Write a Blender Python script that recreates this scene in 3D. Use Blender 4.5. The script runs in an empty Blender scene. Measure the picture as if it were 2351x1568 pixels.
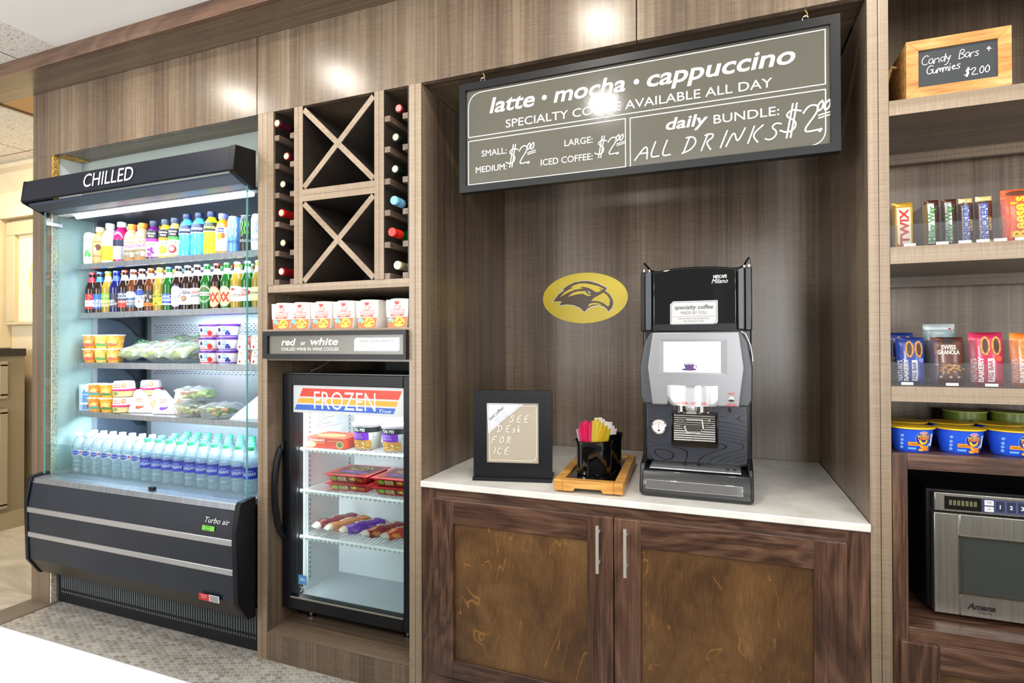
import bpy, bmesh, math, random
from mathutils import Matrix, Vector
random.seed(7)
S = bpy.context.scene
COL = S.collection
PI = math.pi

# ------------------------------------------------------------------ camera, world, exposure, lights
cam = bpy.data.cameras.new('camera'); cam.sensor_width = 36.0; cam.lens = 1264.61 / 2351 * 36
cam.clip_start = 0.02; cam.clip_end = 60
co = bpy.data.objects.new('camera', cam); COL.objects.link(co); S.camera = co
yaw, pitch, roll = .364302, .007475, -.0023694
fw = Vector((-math.sin(yaw) * math.cos(pitch), math.cos(yaw) * math.cos(pitch), math.sin(pitch)))
r0 = Vector((math.cos(yaw), math.sin(yaw), 0)); u0 = r0.cross(fw)
rt = r0 * math.cos(roll) + u0 * math.sin(roll); up = -r0 * math.sin(roll) + u0 * math.cos(roll)
mw = Matrix.Identity(4)
for i in range(3):
    mw[i][0], mw[i][1], mw[i][2] = rt[i], up[i], -fw[i]
mw.translation = (0, -1.73946, 1.27)
co.matrix_world = mw

S.view_settings.view_transform = 'Standard'; S.view_settings.look = 'None'
S.view_settings.gamma = 1; S.view_settings.use_curve_mapping = False
S.view_settings.exposure = .0
S.cycles.max_bounces = 10; S.cycles.transparent_max_bounces = 24
S.cycles.diffuse_bounces = 4; S.cycles.glossy_bounces = 4; S.cycles.transmission_bounces = 6
S.cycles.caustics_reflective = False; S.cycles.caustics_refractive = False
S.cycles.sample_clamp_indirect = 6
S.cycles.use_denoising = True

w = bpy.data.worlds.new('world'); S.world = w; w.use_nodes = True
_wn, _wl = w.node_tree.nodes, w.node_tree.links
_tc = _wn.new('ShaderNodeTexCoord'); _mp = _wn.new('ShaderNodeMapping'); _mp.inputs['Scale'].default_value = (5.5, 5.5, 1.1)
_nz = _wn.new('ShaderNodeTexNoise'); _nz.inputs['Scale'].default_value = 1.4; _nz.inputs['Detail'].default_value = 1.0
_cr = _wn.new('ShaderNodeValToRGB'); _cr.color_ramp.elements[0].position = .42; _cr.color_ramp.elements[0].color = (.20, .19, .18, 1)
_cr.color_ramp.elements[1].position = .58; _cr.color_ramp.elements[1].color = (1.2, 1.19, 1.17, 1)
_wl.new(_tc.outputs['Generated'], _mp.inputs['Vector']); _wl.new(_mp.outputs[0], _nz.inputs['Vector']); _wl.new(_nz.outputs['Fac'], _cr.inputs['Fac'])
_wl.new(_cr.outputs[0], _wn['Background'].inputs[0])          # made-up bright and dark bands, so chrome reflects some contrast
_wn['Background'].inputs[1].default_value = 1.5

def area(name, loc, size, energy, color=(1, 1, 1), rot=(0, 0, 0), shape='RECTANGLE', size_y=None, spread=PI):
    l = bpy.data.lights.new(name, 'AREA'); l.energy = energy; l.color = color; l.shape = shape
    l.size = size; l.spread = spread
    if shape in ('RECTANGLE', 'ELLIPSE'): l.size_y = size_y or size
    o = bpy.data.objects.new(name, l); COL.objects.link(o); o.location = loc; o.rotation_euler = rot
    return o
WARM = (1.0, .93, .82)
area('ceiling_fill', (-2.6, -3.0, 2.59), 1.2, 26, (1, .97, .93), size_y=.6)  # unseen panels added at ceiling height as general fill
area('ceiling_fill', (-.6, -3.0, 2.59), 1.2, 26, (1, .97, .93), size_y=.6)
area('ceiling_fill', (1.4, -3.0, 2.59), 1.2, 26, (1, .97, .93), size_y=.6)
for x in (-2.4, -1.75, -.46, .55):
    area('ceiling_downlight', (x, -.5, 2.595), .13, 6.2, WARM, shape='DISK')
area('ceiling_downlight', (-.60, -1.24, 2.595), .13, 7, (1, .97, .93), shape='DISK')
area('desk_downlight', (-4.35, .15, 2.59), .18, 24, (1, .76, .48), shape='DISK')
# light strips of the chilled cabinet and the freezer
for x in (-4.5, -3.1, .95, 4.2):                                 # unseen fill panels added behind the camera to brighten the niche
    area('front_fill', (x, -5.2, 1.45), 1.35 if x != .95 else .65, 95, (1, .985, .96), rot=(PI / 2, 0, 0), size_y=2.1)
CO = (.72, .87, 1.0)
def strip(name, x0, x1, y, z, e, tilt=0.0, wd=.02):
    area(name, ((x0 + x1) / 2, y, z), x1 - x0, e, CO, rot=(tilt, 0, 0), size_y=wd)
strip('cabinet_tube_light', -3.0, -1.86, .035, 1.905, 4, .35, .03)
strip('cabinet_shelf_light', -3.05, -1.83, .118, 1.660, 2.7, .5)
strip('cabinet_shelf_light', -3.05, -1.83, .118, 1.402, 3.2, .5)
strip('cabinet_shelf_light', -3.05, -1.83, .118, 1.152, 3.2, .5)
strip('cabinet_shelf_light', -3.05, -1.83, .118, .905, 9, .5)
area('freezer_lamp', (-1.683, .135, .66), 0.8, 2.2, (.93, .97, 1), rot=(0, -PI / 2, .6), size_y=.012)
area('freezer_lamp', (-1.40, .15, 1.045), .45, 4, (.93, .97, 1), rot=(.35, 0, 0), size_y=.03)

# ------------------------------------------------------------------ materials
def lin(c):
    c /= 255.0
    return c / 12.92 if c <= .04045 else ((c + .055) / 1.055) ** 2.4
def H(h):
    return (lin(int(h[0:2], 16)), lin(int(h[2:4], 16)), lin(int(h[4:6], 16)), 1)
_m = {}
def M(hexc, rough=.5, metal=0.0, emit=0.0, coat=0.0, spec=.5, bump=None):
    k = (hexc, rough, metal, emit, coat, spec, bump)
    if k in _m: return _m[k]
    m = bpy.data.materials.new('m_' + hexc); m.use_nodes = True
    b = m.node_tree.nodes['Principled BSDF']
    b.inputs['Base Color'].default_value = H(hexc); b.inputs['Roughness'].default_value = rough
    b.inputs['Metallic'].default_value = metal; b.inputs['Coat Weight'].default_value = coat
    b.inputs['Specular IOR Level'].default_value = spec
    if emit:
        b.inputs['Emission Color'].default_value = H(hexc); b.inputs['Emission Strength'].default_value = emit
    if bump:
        N = m.node_tree.nodes; L = m.node_tree.links
        n = N.new('ShaderNodeTexNoise'); n.inputs['Scale'].default_value = bump[0]; n.inputs['Detail'].default_value = 4
        t = N.new('ShaderNodeTexCoord'); L.new(t.outputs['Object'], n.inputs['Vector'])
        bp = N.new('ShaderNodeBump'); bp.inputs['Strength'].default_value = bump[1]; bp.inputs['Distance'].default_value = .01
        L.new(n.outputs['Fac'], bp.inputs['Height']); L.new(bp.outputs['Normal'], b.inputs['Normal'])
    _m[k] = m
    return m

class NT:
    """short node-tree helper"""
    def __init__(s, name):
        s.m = bpy.data.materials.new(name); s.m.use_nodes = True
        s.N = s.m.node_tree.nodes; s.L = s.m.node_tree.links
        s.b = s.N['Principled BSDF']; s.out = s.N['Material Output']
    def n(s, t, **kw):
        x = s.N.new('ShaderNode' + t)
        for k, v in kw.items():
            if k.startswith('i_'):
                x.inputs[int(k[2:]) if k[2:].isdigit() else k[2:]].default_value = v
            else: setattr(x, k, v)
        return x
    def l(s, a, b): s.L.new(a, b)
    def math(s, op, a, b=None, c=None):
        x = s.n('Math', operation=op)
        for i, v in enumerate((a, b, c)):
            if v is None: continue
            if isinstance(v, (int, float)): x.inputs[i].default_value = v
            else: s.l(v, x.inputs[i])
        return x.outputs[0]
    def obj(s): return s.n('TexCoord').outputs['Object']
    def mapping(s, v, sc, loc=(0, 0, 0), rot=(0, 0, 0)):
        x = s.n('Mapping'); x.inputs['Scale'].default_value = sc; x.inputs['Location'].default_value = loc
        x.inputs['Rotation'].default_value = rot
        s.l(v, x.inputs['Vector']); return x.outputs[0]
    def noise(s, v, scale=1, detail=3, rough=.5, dist=0):
        x = s.n('TexNoise'); x.inputs['Scale'].default_value = scale; x.inputs['Detail'].default_value = detail
        x.inputs['Roughness'].default_value = rough; x.inputs['Distortion'].default_value = dist
        s.l(v, x.inputs['Vector']); return x.outputs['Fac']
    def ramp(s, f, stops):
        x = s.n('ValToRGB'); e = x.color_ramp.elements
        while len(e) < len(stops): e.new(.5)
        for el, (p, c) in zip(e, stops):
            el.position = p; el.color = H(c) if isinstance(c, str) else (c, c, c, 1)
        s.l(f, x.inputs['Fac']); return x.outputs['Color']
    def mix(s, f, a, b, mode='MIX'):
        x = s.n('MixRGB', blend_type=mode)
        for i, v in enumerate((f, a, b)):
            if isinstance(v, (int, float)): x.inputs[i].default_value = v if i == 0 else (v, v, v, 1)
            elif isinstance(v, str): x.inputs[i].default_value = H(v)
            else: s.l(v, x.inputs[i])
        return x.outputs[0]
    def bump(s, h, strength=.3, dist=.01):
        x = s.n('Bump'); x.inputs['Strength'].default_value = strength; x.inputs['Distance'].default_value = dist
        s.l(h, x.inputs['Height']); s.l(x.outputs[0], s.b.inputs['Normal'])

def laminate(name, grain, stops, rough=.28, cross=.5):
    """woven grey-brown laminate: long streaks along the grain plus fine cross hatching"""
    t = NT(name); v = t.obj()
    def sc(along, across):
        return tuple(along if i == grain else across for i in range(3))
    band = t.noise(t.mapping(v, sc(.25, 9)), 1, 2, .5)
    streak = t.noise(t.mapping(v, sc(.7, 70)), 1, 5, .65, .15)
    fine = t.noise(t.mapping(v, sc(3, 330)), 1, 2, .6)
    crossn = t.noise(t.mapping(v, tuple(420 if i == grain else 14 for i in range(3))), 1, 3, .6)
    f = t.math('ADD', t.math('MULTIPLY', band, .42), t.math('MULTIPLY', streak, .38))
    f = t.math('ADD', f, t.math('MULTIPLY', fine, .22))
    f = t.math('ADD', f, t.math('MULTIPLY', t.math('SUBTRACT', crossn, .5), cross * .5))
    c = t.ramp(f, stops)
    t.l(c, t.b.inputs['Base Color']); t.b.inputs['Roughness'].default_value = rough
    t.bump(f, .08, .004)
    return t.m
LS = [(.30, '3d3025'), (.44, '5c4d40'), (.54, '716150'), (.65, '8a7966'), (.78, 'a5947f')]
LAM_V = laminate('laminate_vertical', 2, LS); LAM_X = laminate('laminate_horizontal', 0, LS)
LAM_Y = laminate('laminate_depth', 1, LS)
ES = [(.25, '64553f'), (.42, '826f5a'), (.56, '95836e'), (.75, 'ad9c86')]
EDGE_V = laminate('edge_vertical', 2, ES, .45, .9); EDGE_X = laminate('edge_horizontal', 0, ES, .45, .9)
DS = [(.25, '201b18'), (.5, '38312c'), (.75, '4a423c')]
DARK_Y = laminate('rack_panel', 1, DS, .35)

def walnut(name, grain, stops, rough=.33, ring=1.0):
    t = NT(name); v = t.obj()
    def sc(a, b): return tuple(a if i == grain else b for i in range(3))
    base = t.noise(t.mapping(v, sc(.9 * ring, 6)), 1, 4, .55, 1.2)
    w_ = t.math('FRACT', t.math('MULTIPLY', base, 7.0))
    rings = t.math('ABSOLUTE', t.math('SUBTRACT', w_, .5))
    fine = t.noise(t.mapping(v, sc(5, 190)), 1, 4, .6)
    big = t.noise(t.mapping(v, sc(1.3, 4)), 1, 3, .5)
    f = t.math('ADD', t.math('MULTIPLY', rings, .40), t.math('MULTIPLY', fine, .48))
    f = t.math('ADD', f, t.math('MULTIPLY', big, .34))
    t.l(t.ramp(f, stops), t.b.inputs['Base Color']); t.b.inputs['Roughness'].default_value = rough
    t.b.inputs['Coat Weight'].default_value = .25; t.b.inputs['Coat Roughness'].default_value = .25
    t.bump(fine, .07, .003)
    return t.m
WS = [(.27, '2c1d16'), (.43, '473025'), (.56, '624637'), (.74, '82624e')]
WAL_V = walnut('walnut_vertical', 2, WS); WAL_X = walnut('walnut_horizontal', 0, WS)
def maple_panel():
    t = NT('stained_maple_panel'); v = t.obj()
    big = t.noise(t.mapping(v, (4.5, 3, 3.4)), 1, 5, .6, .8)
    fine = t.noise(t.mapping(v, (170, 170, 22)), 1, 4, .65)
    base = t.noise(t.mapping(v, (4.2, 4, 1.7)), 1, 3, .5, 1.4)
    ln = t.math('ABSOLUTE', t.math('SUBTRACT', t.math('FRACT', t.math('MULTIPLY', base, 8.0)), .5))
    line = t.math('LESS_THAN', ln, .022)
    brk = t.math('GREATER_THAN', t.noise(t.mapping(v, (6, 6, 4), (3, 1, 2)), 1, 2), .52)
    f = t.math('ADD', t.math('MULTIPLY', big, .72), t.math('MULTIPLY', fine, .3))
    c = t.ramp(f, [(.28, '332114'), (.42, '533922'), (.55, '6e4f2f'), (.72, '8d6b45')])
    c = t.mix(t.math('MULTIPLY', t.math('MULTIPLY', line, brk), .6), c, 'a87638')
    t.l(c, t.b.inputs['Base Color']); t.b.inputs['Roughness'].default_value = .36
    t.b.inputs['Coat Weight'].default_value = .2; t.b.inputs['Coat Roughness'].default_value = .3
    return t.m
MAPLE = maple_panel()

def noisy(name, stops, scale, detail=4, rough=.5, metal=0, bump=0, stretch=(1, 1, 1), dist=0):
    t = NT(name); f = t.noise(t.mapping(t.obj(), stretch), scale, detail, .6, dist)
    t.l(t.ramp(f, stops), t.b.inputs['Base Color']); t.b.inputs['Roughness'].default_value = rough
    t.b.inputs['Metallic'].default_value = metal
    if bump: t.bump(f, bump, .004)
    return t.m
CHIP = noisy('chipboard', [(.35, '7a5520'), (.5, 'b98f3f'), (.65, 'e0bd6c')], 160, 2, .9, 0, .5)
CHIPW = noisy('pale_chipboard', [(.35, 'a89f8c'), (.5, 'd8d0bc'), (.65, 'f0eadc')], 160, 2, .9, 0, .3)  # paler copy for the strip behind glass, the pane's haze put into the colour
GREYW = noisy('painted_wall', [(.3, '8f9a96'), (.7, '9aa5a1')], 3, 2, .7)
QUARTZ = noisy('quartz', [(.3, 'd9d7d0'), (.5, 'e6e5df'), (.7, 'efeee9')], 9, 5, .16)
STEEL = noisy('brushed_steel', [(.3, 'a8a6a2'), (.7, 'c6c4c0')], 1, 3, .3, 1, 0, (4, 60, 260))
STEEL_B = noisy('cabinet_steel', [(.3, '9aa0a8'), (.7, 'bcc2ca')], 1, 3, .28, .85, 0, (120, 40, 4))
ALU = M('c3c6cc', .32, .85)
BLACK = M('0b0d13', .42, spec=.3); BLACK_G = M('08090b', .06, coat=.6); SLATE = noisy('slate_metal', [(.3, '151c29'), (.7, '1b2433')], 6, 4, .4)
CHROME = M('dcdcdc', .05, 1.0); NICKEL = M('d9d5cc', .38, .55); WHITE = M('f1f1ee', .45); WHITE_G = M('eef1f3', .25)
BAMBOO = noisy('bamboo', [(.3, 'a8702c'), (.5, 'c99045'), (.7, 'dfae62')], 1, 4, .42, 0, .05, (6, 60, 60))
CRATE = noisy('crate_pine', [(.3, '9a642c'), (.5, 'c08a48'), (.66, 'd3a468'), (.8, 'd9c3a0')], 1, 4, .6, 0, .1, (8, 60, 60))
CREAM = noisy('cream_paint', [(.3, 'd8c7a4'), (.7, 'e4d5b4')], 4, 3, .6)
TAUPE = M('8b8069', .45)

def thin_glass(name, tint='f4fafa', ior=1.45, rough=0.0, body=0.0, bodycol='ffffff', spec=1.0):
    t = NT(name)
    tr = t.n('BsdfTransparent'); tr.inputs[0].default_value = H(tint)
    gl = t.n('BsdfGlossy'); gl.inputs['Roughness'].default_value = rough
    fr = t.n('Fresnel'); bk = t.n('NewGeometry').outputs['Backfacing']
    t.l(t.math('ADD', t.math('MULTIPLY', bk, 1 / ior - ior), ior), fr.inputs[0])   # same reflectance on both faces of a pane
    a = tr.outputs[0]
    if body:
        df = t.n('BsdfTranslucent'); df.inputs[0].default_value = H(bodycol)
        d2 = t.n('BsdfDiffuse'); d2.inputs[0].default_value = H(bodycol)
        m0 = t.n('MixShader'); m0.inputs[0].default_value = .5
        t.l(df.outputs[0], m0.inputs[1]); t.l(d2.outputs[0], m0.inputs[2])
        m1 = t.n('MixShader'); m1.inputs[0].default_value = body
        t.l(a, m1.inputs[1]); t.l(m0.outputs[0], m1.inputs[2]); a = m1.outputs[0]
    mx = t.n('MixShader'); t.l(t.math('MULTIPLY', fr.outputs[0], spec), mx.inputs[0])
    t.l(a, mx.inputs[1]); t.l(gl.outputs[0], mx.inputs[2]); t.l(mx.outputs[0], t.out.inputs[0])
    t.gl, t.fr = gl, fr
    return t
GLASS = thin_glass('clear_pane', 'eef6f6').m
GLASS_E = thin_glass('glass_edge', '9fd8d4', 1.45, .05, .55, '8fc7c8').m
ACRYL = thin_glass('acrylic', 'f3f4f6', 1.5, .02, .05, 'ffffff').m
FILM = thin_glass('clear_film', 'f2f5f5', 1.5, .12, .22, 'ffffff').m
def wobble(t, scale, stretch, strength):
    n = t.noise(t.mapping(t.obj(), stretch), scale, 3, .6, .8)
    b = t.n('Bump'); b.inputs['Strength'].default_value = strength; b.inputs['Distance'].default_value = .01
    t.l(n, b.inputs['Height']); t.l(b.outputs[0], t.gl.inputs['Normal']); t.l(b.outputs[0], t.fr.inputs['Normal'])
    return t.m
PET = wobble(thin_glass('clear_bottle', 'ecf7fb', 1.6, .06, .30, 'e2f2fb', 1.8), 1, (26, 26, 60), 1.0)
def beer_glass(name, hexc, glow):
    t = NT(name); t.b.inputs['Base Color'].default_value = H(hexc); t.b.inputs['Roughness'].default_value = .06
    t.b.inputs['Coat Weight'].default_value = .5
    tl = t.n('BsdfTranslucent'); tl.inputs[0].default_value = H(glow)
    mx = t.n('MixShader'); mx.inputs[0].default_value = .42
    t.l(t.b.outputs[0], mx.inputs[1]); t.l(tl.outputs[0], mx.inputs[2]); t.l(mx.outputs[0], t.out.inputs[0])
    return t.m
BROWN = beer_glass('brown_glass', '2a140a', '8a4514'); GREEN = beer_glass('green_glass', '14651f', '3fbf4a')
CLEARB = beer_glass('pale_beer_glass', 'b89a35', 'f0d970'); COBALT = beer_glass('cobalt_glass', '101a66', '2b3fd0')
AMBER = beer_glass('amber_glass', '6b350e', 'd07f2a'); DKGREEN = beer_glass('dark_green_glass', '0b140c', '23401f')

def tiles_oval():
    t = NT('oval_mosaic'); sep = t.n('SeparateXYZ'); t.l(t.obj(), sep.inputs[0])
    PX, PY, A, B = .054, .0225, .0156, .0107
    x, y = sep.outputs[0], sep.outputs[1]
    def lat(ox, oy):
        u = t.math('ADD', t.math('DIVIDE', x, PX), ox); v = t.math('ADD', t.math('DIVIDE', y, PY), oy)
        fu = t.math('SUBTRACT', t.math('FRACT', u), .5); fv = t.math('SUBTRACT', t.math('FRACT', v), .5)
        d = t.math('ADD', t.math('POWER', t.math('ABSOLUTE', t.math('MULTIPLY', fu, PX / A)), 2),
                   t.math('POWER', t.math('ABSOLUTE', t.math('MULTIPLY', fv, PY / B)), 2))
        idc = t.n('CombineXYZ'); t.l(t.math('FLOOR', u), idc.inputs[0]); t.l(t.math('FLOOR', v), idc.inputs[1])
        idc.inputs[2].default_value = ox * 7
        wn = t.n('TexWhiteNoise'); t.l(idc.outputs[0], wn.inputs[0])
        return d, wn.outputs[0]
    d1, c1 = lat(0, 0); d2, c2 = lat(.5, .5)
    first = t.math('LESS_THAN', d1, d2); d = t.math('MINIMUM', d1, d2)
    rnd = t.math('ADD', t.math('MULTIPLY', first, c1), t.math('MULTIPLY', t.math('SUBTRACT', 1, first), c2))
    rnd = t.math('ADD', t.math('MULTIPLY', rnd, .7), t.math('MULTIPLY', t.noise(t.obj(), 40, 3), .3))
    col = t.ramp(rnd, [(.1, '827e77'), (.4, '94908a'), (.65, 'a19d95'), (.9, 'b1ada5')])
    msk = t.math('GREATER_THAN', d, .98)
    t.l(t.mix(msk, col, 'c2c0b9'), t.b.inputs['Base Color'])
    t.b.inputs['Roughness'].default_value = .32
    t.bump(t.math('MULTIPLY', t.math('MINIMUM', d, 1.1), -1), .25, .002)
    return t.m
def stone_tile():
    t = NT('stone_tile'); v = t.obj()
    f = t.noise(t.mapping(v, (1.2, 4, 1), rot=(0, 0, .6)), 1.6, 7, .6, 1.5)
    c = t.ramp(f, [(.3, '9a958b'), (.5, 'b3aea4'), (.62, 'c4c0b7'), (.75, 'a8a298')])
    t.l(c, t.b.inputs['Base Color']); t.b.inputs['Roughness'].default_value = .3
    return t.m
def ceil_tile():
    t = NT('acoustic_tile'); v = t.obj(); sep = t.n('SeparateXYZ'); t.l(v, sep.inputs[0])
    fx = t.math('FRACT', t.math('DIVIDE', t.math('ADD', sep.outputs[0], 3.05), .69))
    fy = t.math('FRACT', t.math('DIVIDE', t.math('ADD', sep.outputs[1], 2.02), 1.3))
    g = t.math('MAXIMUM', t.math('LESS_THAN', fx, .012), t.math('LESS_THAN', fy, .006))
    sp = t.noise(v, 120, 2, .6); c = t.ramp(sp, [(.30, '6d675f'), (.40, 'dcd8d0'), (.6, 'e8e5de')])
    t.l(t.mix(g, c, '57524a'), t.b.inputs['Base Color']); t.b.inputs['Roughness'].default_value = .9
    t.bump(sp, .3, .004)
    return t.m

# ------------------------------------------------------------------ mesh builder
GREY_TXT = 'f2f2ee'
_fcache = {}
def glyphs(s, bold=0.0, shear=0.0, spacing=1.0, font=None):
    k = (s, bold, shear, spacing)
    if k in _fcache: return _fcache[k]
    cu = bpy.data.curves.new('tmp', 'FONT'); cu.body = s; cu.size = 1; cu.offset = bold; cu.shear = shear
    cu.space_character = spacing; cu.resolution_u = 3
    o = bpy.data.objects.new('tmp', cu); COL.objects.link(o)
    dg = bpy.context.evaluated_depsgraph_get(); me = o.evaluated_get(dg).to_mesh()
    vs = [(v.co.x, v.co.y) for v in me.vertices]; fs = [tuple(p.vertices) for p in me.polygons]
    o.evaluated_get(dg).to_mesh_clear(); bpy.data.objects.remove(o); bpy.data.curves.remove(cu)
    _fcache[k] = (vs, fs)
    return vs, fs
_cap = None
def cap_height():
    global _cap
    if _cap is None:
        vs, _ = glyphs('H'); _cap = max(v[1] for v in vs)
    return _cap

def plane(o, U=(1, 0, 0), V=(0, 0, 1)):
    o, U, V = Vector(o), Vector(U).normalized(), Vector(V).normalized(); N = U.cross(V)
    return lambda u, v, d=0: o + u * U + v * V + d * N
def front(y): return plane((0, y, 0))
def cyl(R, cx=0, cy=0, z=0, th=0):
    f = R if callable(R) else (lambda v: R)
    def g(u, v, d=0):
        r = f(v); a = th + u / r
        return Vector((cx + (r + d) * math.sin(a), cy - (r + d) * math.cos(a), z + v))
    return g

class MB:
    def __init__(s): s.v, s.f, s.mi, s.mats = [], [], [], []
    def _mat(s, m):
        if m not in s.mats: s.mats.append(m)
        return s.mats.index(m)
    def add(s, vs, fs, m, xf=None):
        k = s._mat(m); n = len(s.v)
        s.v += [Vector(xf @ Vector(v)) if xf is not None else Vector(v) for v in vs]
        for f in fs: s.f.append(tuple(n + i for i in f)); s.mi.append(k)
        return s
    def box(s, x0, x1, y0, y1, z0, z1, m, xf=None):
        vs = [(x, y, z) for z in (z0, z1) for y in (y0, y1) for x in (x0, x1)]
        return s.add(vs, [(0, 2, 3, 1), (4, 5, 7, 6), (0, 1, 5, 4), (2, 6, 7, 3), (0, 4, 6, 2), (1, 3, 7, 5)], m, xf)
    def lathe(s, prof, m, n=24, cx=0, cy=0, z=0, a0=0, a1=2 * PI, xf=None, sq=0):
        """profile of (r, z); sq > 0 squares the section"""
        full = abs(a1 - a0 - 2 * PI) < 1e-6; k = n if full else n + 1
        vs, fs = [], []
        for r, h in prof:
            for i in range(k):
                a = a0 + (a1 - a0) * i / n; c, si = math.cos(a), math.sin(a)
                q = 1.0
                if sq: q = 1 / ((abs(c) ** sq + abs(si) ** sq) ** (1 / sq))
                vs.append((cx + r * c * q, cy + r * si * q, z + h))
        for j in range(len(prof) - 1):
            for i in range(n if full else n):
                a, b = j * k + i, j * k + (i + 1) % k
                fs.append((a, b, b + k, a + k))
        if full:
            if prof[0][0] > 1e-5: fs.append(tuple(reversed(range(k))))
            if prof[-1][0] > 1e-5: fs.append(tuple((len(prof) - 1) * k + i for i in range(k)))
        return s.add(vs, fs, m, xf)
    def prism(s, poly, axis, a0, a1, m, xf=None):
        """polygon extruded along axis: x -> (y,z), y -> (x,z), z -> (x,y)"""
        def P(p, a):
            return {'x': (a, p[0], p[1]), 'y': (p[0], a, p[1]), 'z': (p[0], p[1], a)}[axis]
        n = len(poly); vs = [P(p, a0) for p in poly] + [P(p, a1) for p in poly]
        fs = [tuple(reversed(range(n))), tuple(range(n, 2 * n))]
        fs += [(i, (i + 1) % n, n + (i + 1) % n, n + i) for i in range(n)]
        return s.add(vs, fs, m, xf)
    def tube(s, path, r, m, n=8, xf=None, closed=False):
        P = [Vector(p) for p in path]; vs, fs = [], []; k = len(P)
        for i, p in enumerate(P):
            t = (P[(i + 1) % k] - P[i - 1]) if closed else (P[min(i + 1, k - 1)] - P[max(i - 1, 0)])
            t.normalize(); a = Vector((0, 0, 1)) if abs(t.z) < .9 else Vector((1, 0, 0))
            u = t.cross(a).normalized(); q = t.cross(u)
            rr = r[i] if isinstance(r, (list, tuple)) else r
            vs += [p + rr * (math.cos(2 * PI * j / n) * u + math.sin(2 * PI * j / n) * q) for j in range(n)]
        for i in range(k if closed else k - 1):
            for j in range(n):
                a, b = i * n + j, i * n + (j + 1) % n; c = ((i + 1) % k) * n
                fs.append((a, b, c + (j + 1) % n, c + j))
        if not closed: fs += [tuple(range(n)), tuple(reversed(range((k - 1) * n, k * n)))]
        return s.add(vs, fs, m, xf)
    def ball(s, c, r, m, n=10, k=6, xf=None):
        r = (r, r, r) if isinstance(r, (int, float)) else r; vs, fs = [], []
        for j in range(k + 1):
            b = -PI / 2 + PI * j / k
            for i in range(n):
                a = 2 * PI * i / n
                vs.append((c[0] + r[0] * math.cos(b) * math.cos(a), c[1] + r[1] * math.cos(b) * math.sin(a), c[2] + r[2] * math.sin(b)))
        for j in range(k):
            for i in range(n):
                a, b = j * n + i, j * n + (i + 1) % n
                fs.append((a, b, b + n, a + n))
        return s.add(vs, fs, m, xf)
    def grid(s, fn, nu, nv, m):
        vs = [fn(i / nu, j / nv) for j in range(nv + 1) for i in range(nu + 1)]
        fs = [(j * (nu + 1) + i, j * (nu + 1) + i + 1, (j + 1) * (nu + 1) + i + 1, (j + 1) * (nu + 1) + i) for j in range(nv) for i in range(nu)]
        return s.add(vs, fs, m)
    # ---- flat printing on a mapped surface
    def rect(s, mp, a, b, c, d, m, off=.0004, nu=1, nv=1):
        return s.grid(lambda u, v: mp(a + (b - a) * u, c + (d - c) * v, off), nu, nv, m)
    def pol(s, mp, pts, m, off=.0004):
        return s.add([mp(u, v, off) for u, v in pts], [tuple(range(len(pts)))], m)
    def ell(s, mp, cu, cv, ru, rv, m, off=.0004, n=28, rings=5):
        vs = [mp(cu, cv, off)]; fs = []
        for j in range(1, rings + 1):
            for i in range(n):
                a = 2 * PI * i / n; q = j / rings
                vs.append(mp(cu + ru * q * math.cos(a), cv + rv * q * math.sin(a), off))
        for i in range(n): fs.append((0, 1 + i, 1 + (i + 1) % n))
        for j in range(rings - 1):
            for i in range(n):
                a, b = 1 + j * n + i, 1 + j * n + (i + 1) % n
                fs.append((a, a + n, b + n, b))
        return s.add(vs, fs, m)
    def stroke(s, mp, pts, wd, m, off=.0006, closed=False):
        p = list(pts) + ([pts[0]] if closed else [])
        for i in range(len(p) - 1):
            (x0, y0), (x1, y1) = p[i], p[i + 1]; L = math.hypot(x1 - x0, y1 - y0)
            if L < 1e-7: continue
            dx, dy = (x1 - x0) / L, (y1 - y0) / L; n = max(1, math.ceil(L / .005)) if L < .05 else 1
            o_ = off + i * 6e-6; e = wd * .3; vs, fs = [], []
            for k in range(n + 1):
                t = -e + (L + 2 * e) * k / n; cx, cy = x0 + dx * t, y0 + dy * t
                vs += [mp(cx - dy * wd / 2, cy + dx * wd / 2, o_), mp(cx + dy * wd / 2, cy - dx * wd / 2, o_)]
                if k: fs.append((2 * k - 2, 2 * k - 1, 2 * k + 1, 2 * k))
            s.add(vs, fs, m)
        return s
    def text(s, mp, txt, u, v, h, m, off=.0008, bold=0.0, shear=0.0, width=None, align='C', spacing=1.0, rot=0.0, maxw=None):
        vs, fs = glyphs(txt, bold, shear, spacing)
        if not vs: return s
        x0, x1 = min(p[0] for p in vs), max(p[0] for p in vs)
        k = h / cap_height(); kx = k
        if width: kx = width / (x1 - x0)
        if maxw and (x1 - x0) * kx > maxw: kx = maxw / (x1 - x0)
        ox = {'C': -(x0 + x1) / 2, 'L': -x0, 'R': -x1}[align]; cr, sr = math.cos(rot), math.sin(rot)
        out = []
        for a, b in vs:
            a, b = (a + ox) * kx, b * k
            out.append(mp(u + a * cr - b * sr, v + a * sr + b * cr, off))
        return s.add(out, fs, m)
    def build(s, name, parent=None, bevel=0, seg=2, angle=35, local=False, smooth=True):
        me = bpy.data.meshes.new(name)
        vs = s.v
        if parent is not None and not local:
            inv = ORG.get(parent.name, Matrix.Identity(4)).inverted(); vs = [inv @ v for v in vs]
        me.from_pydata([tuple(v) for v in vs], [], s.f)
        for m in s.mats: me.materials.append(m)
        me.polygons.foreach_set('material_index', s.mi)
        if smooth:
            me.polygons.foreach_set('use_smooth', [True] * len(s.f))
            me.update(); me.set_sharp_from_angle(angle=math.radians(angle))
        me.update()
        o = bpy.data.objects.new(name, me); COL.objects.link(o)
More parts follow.
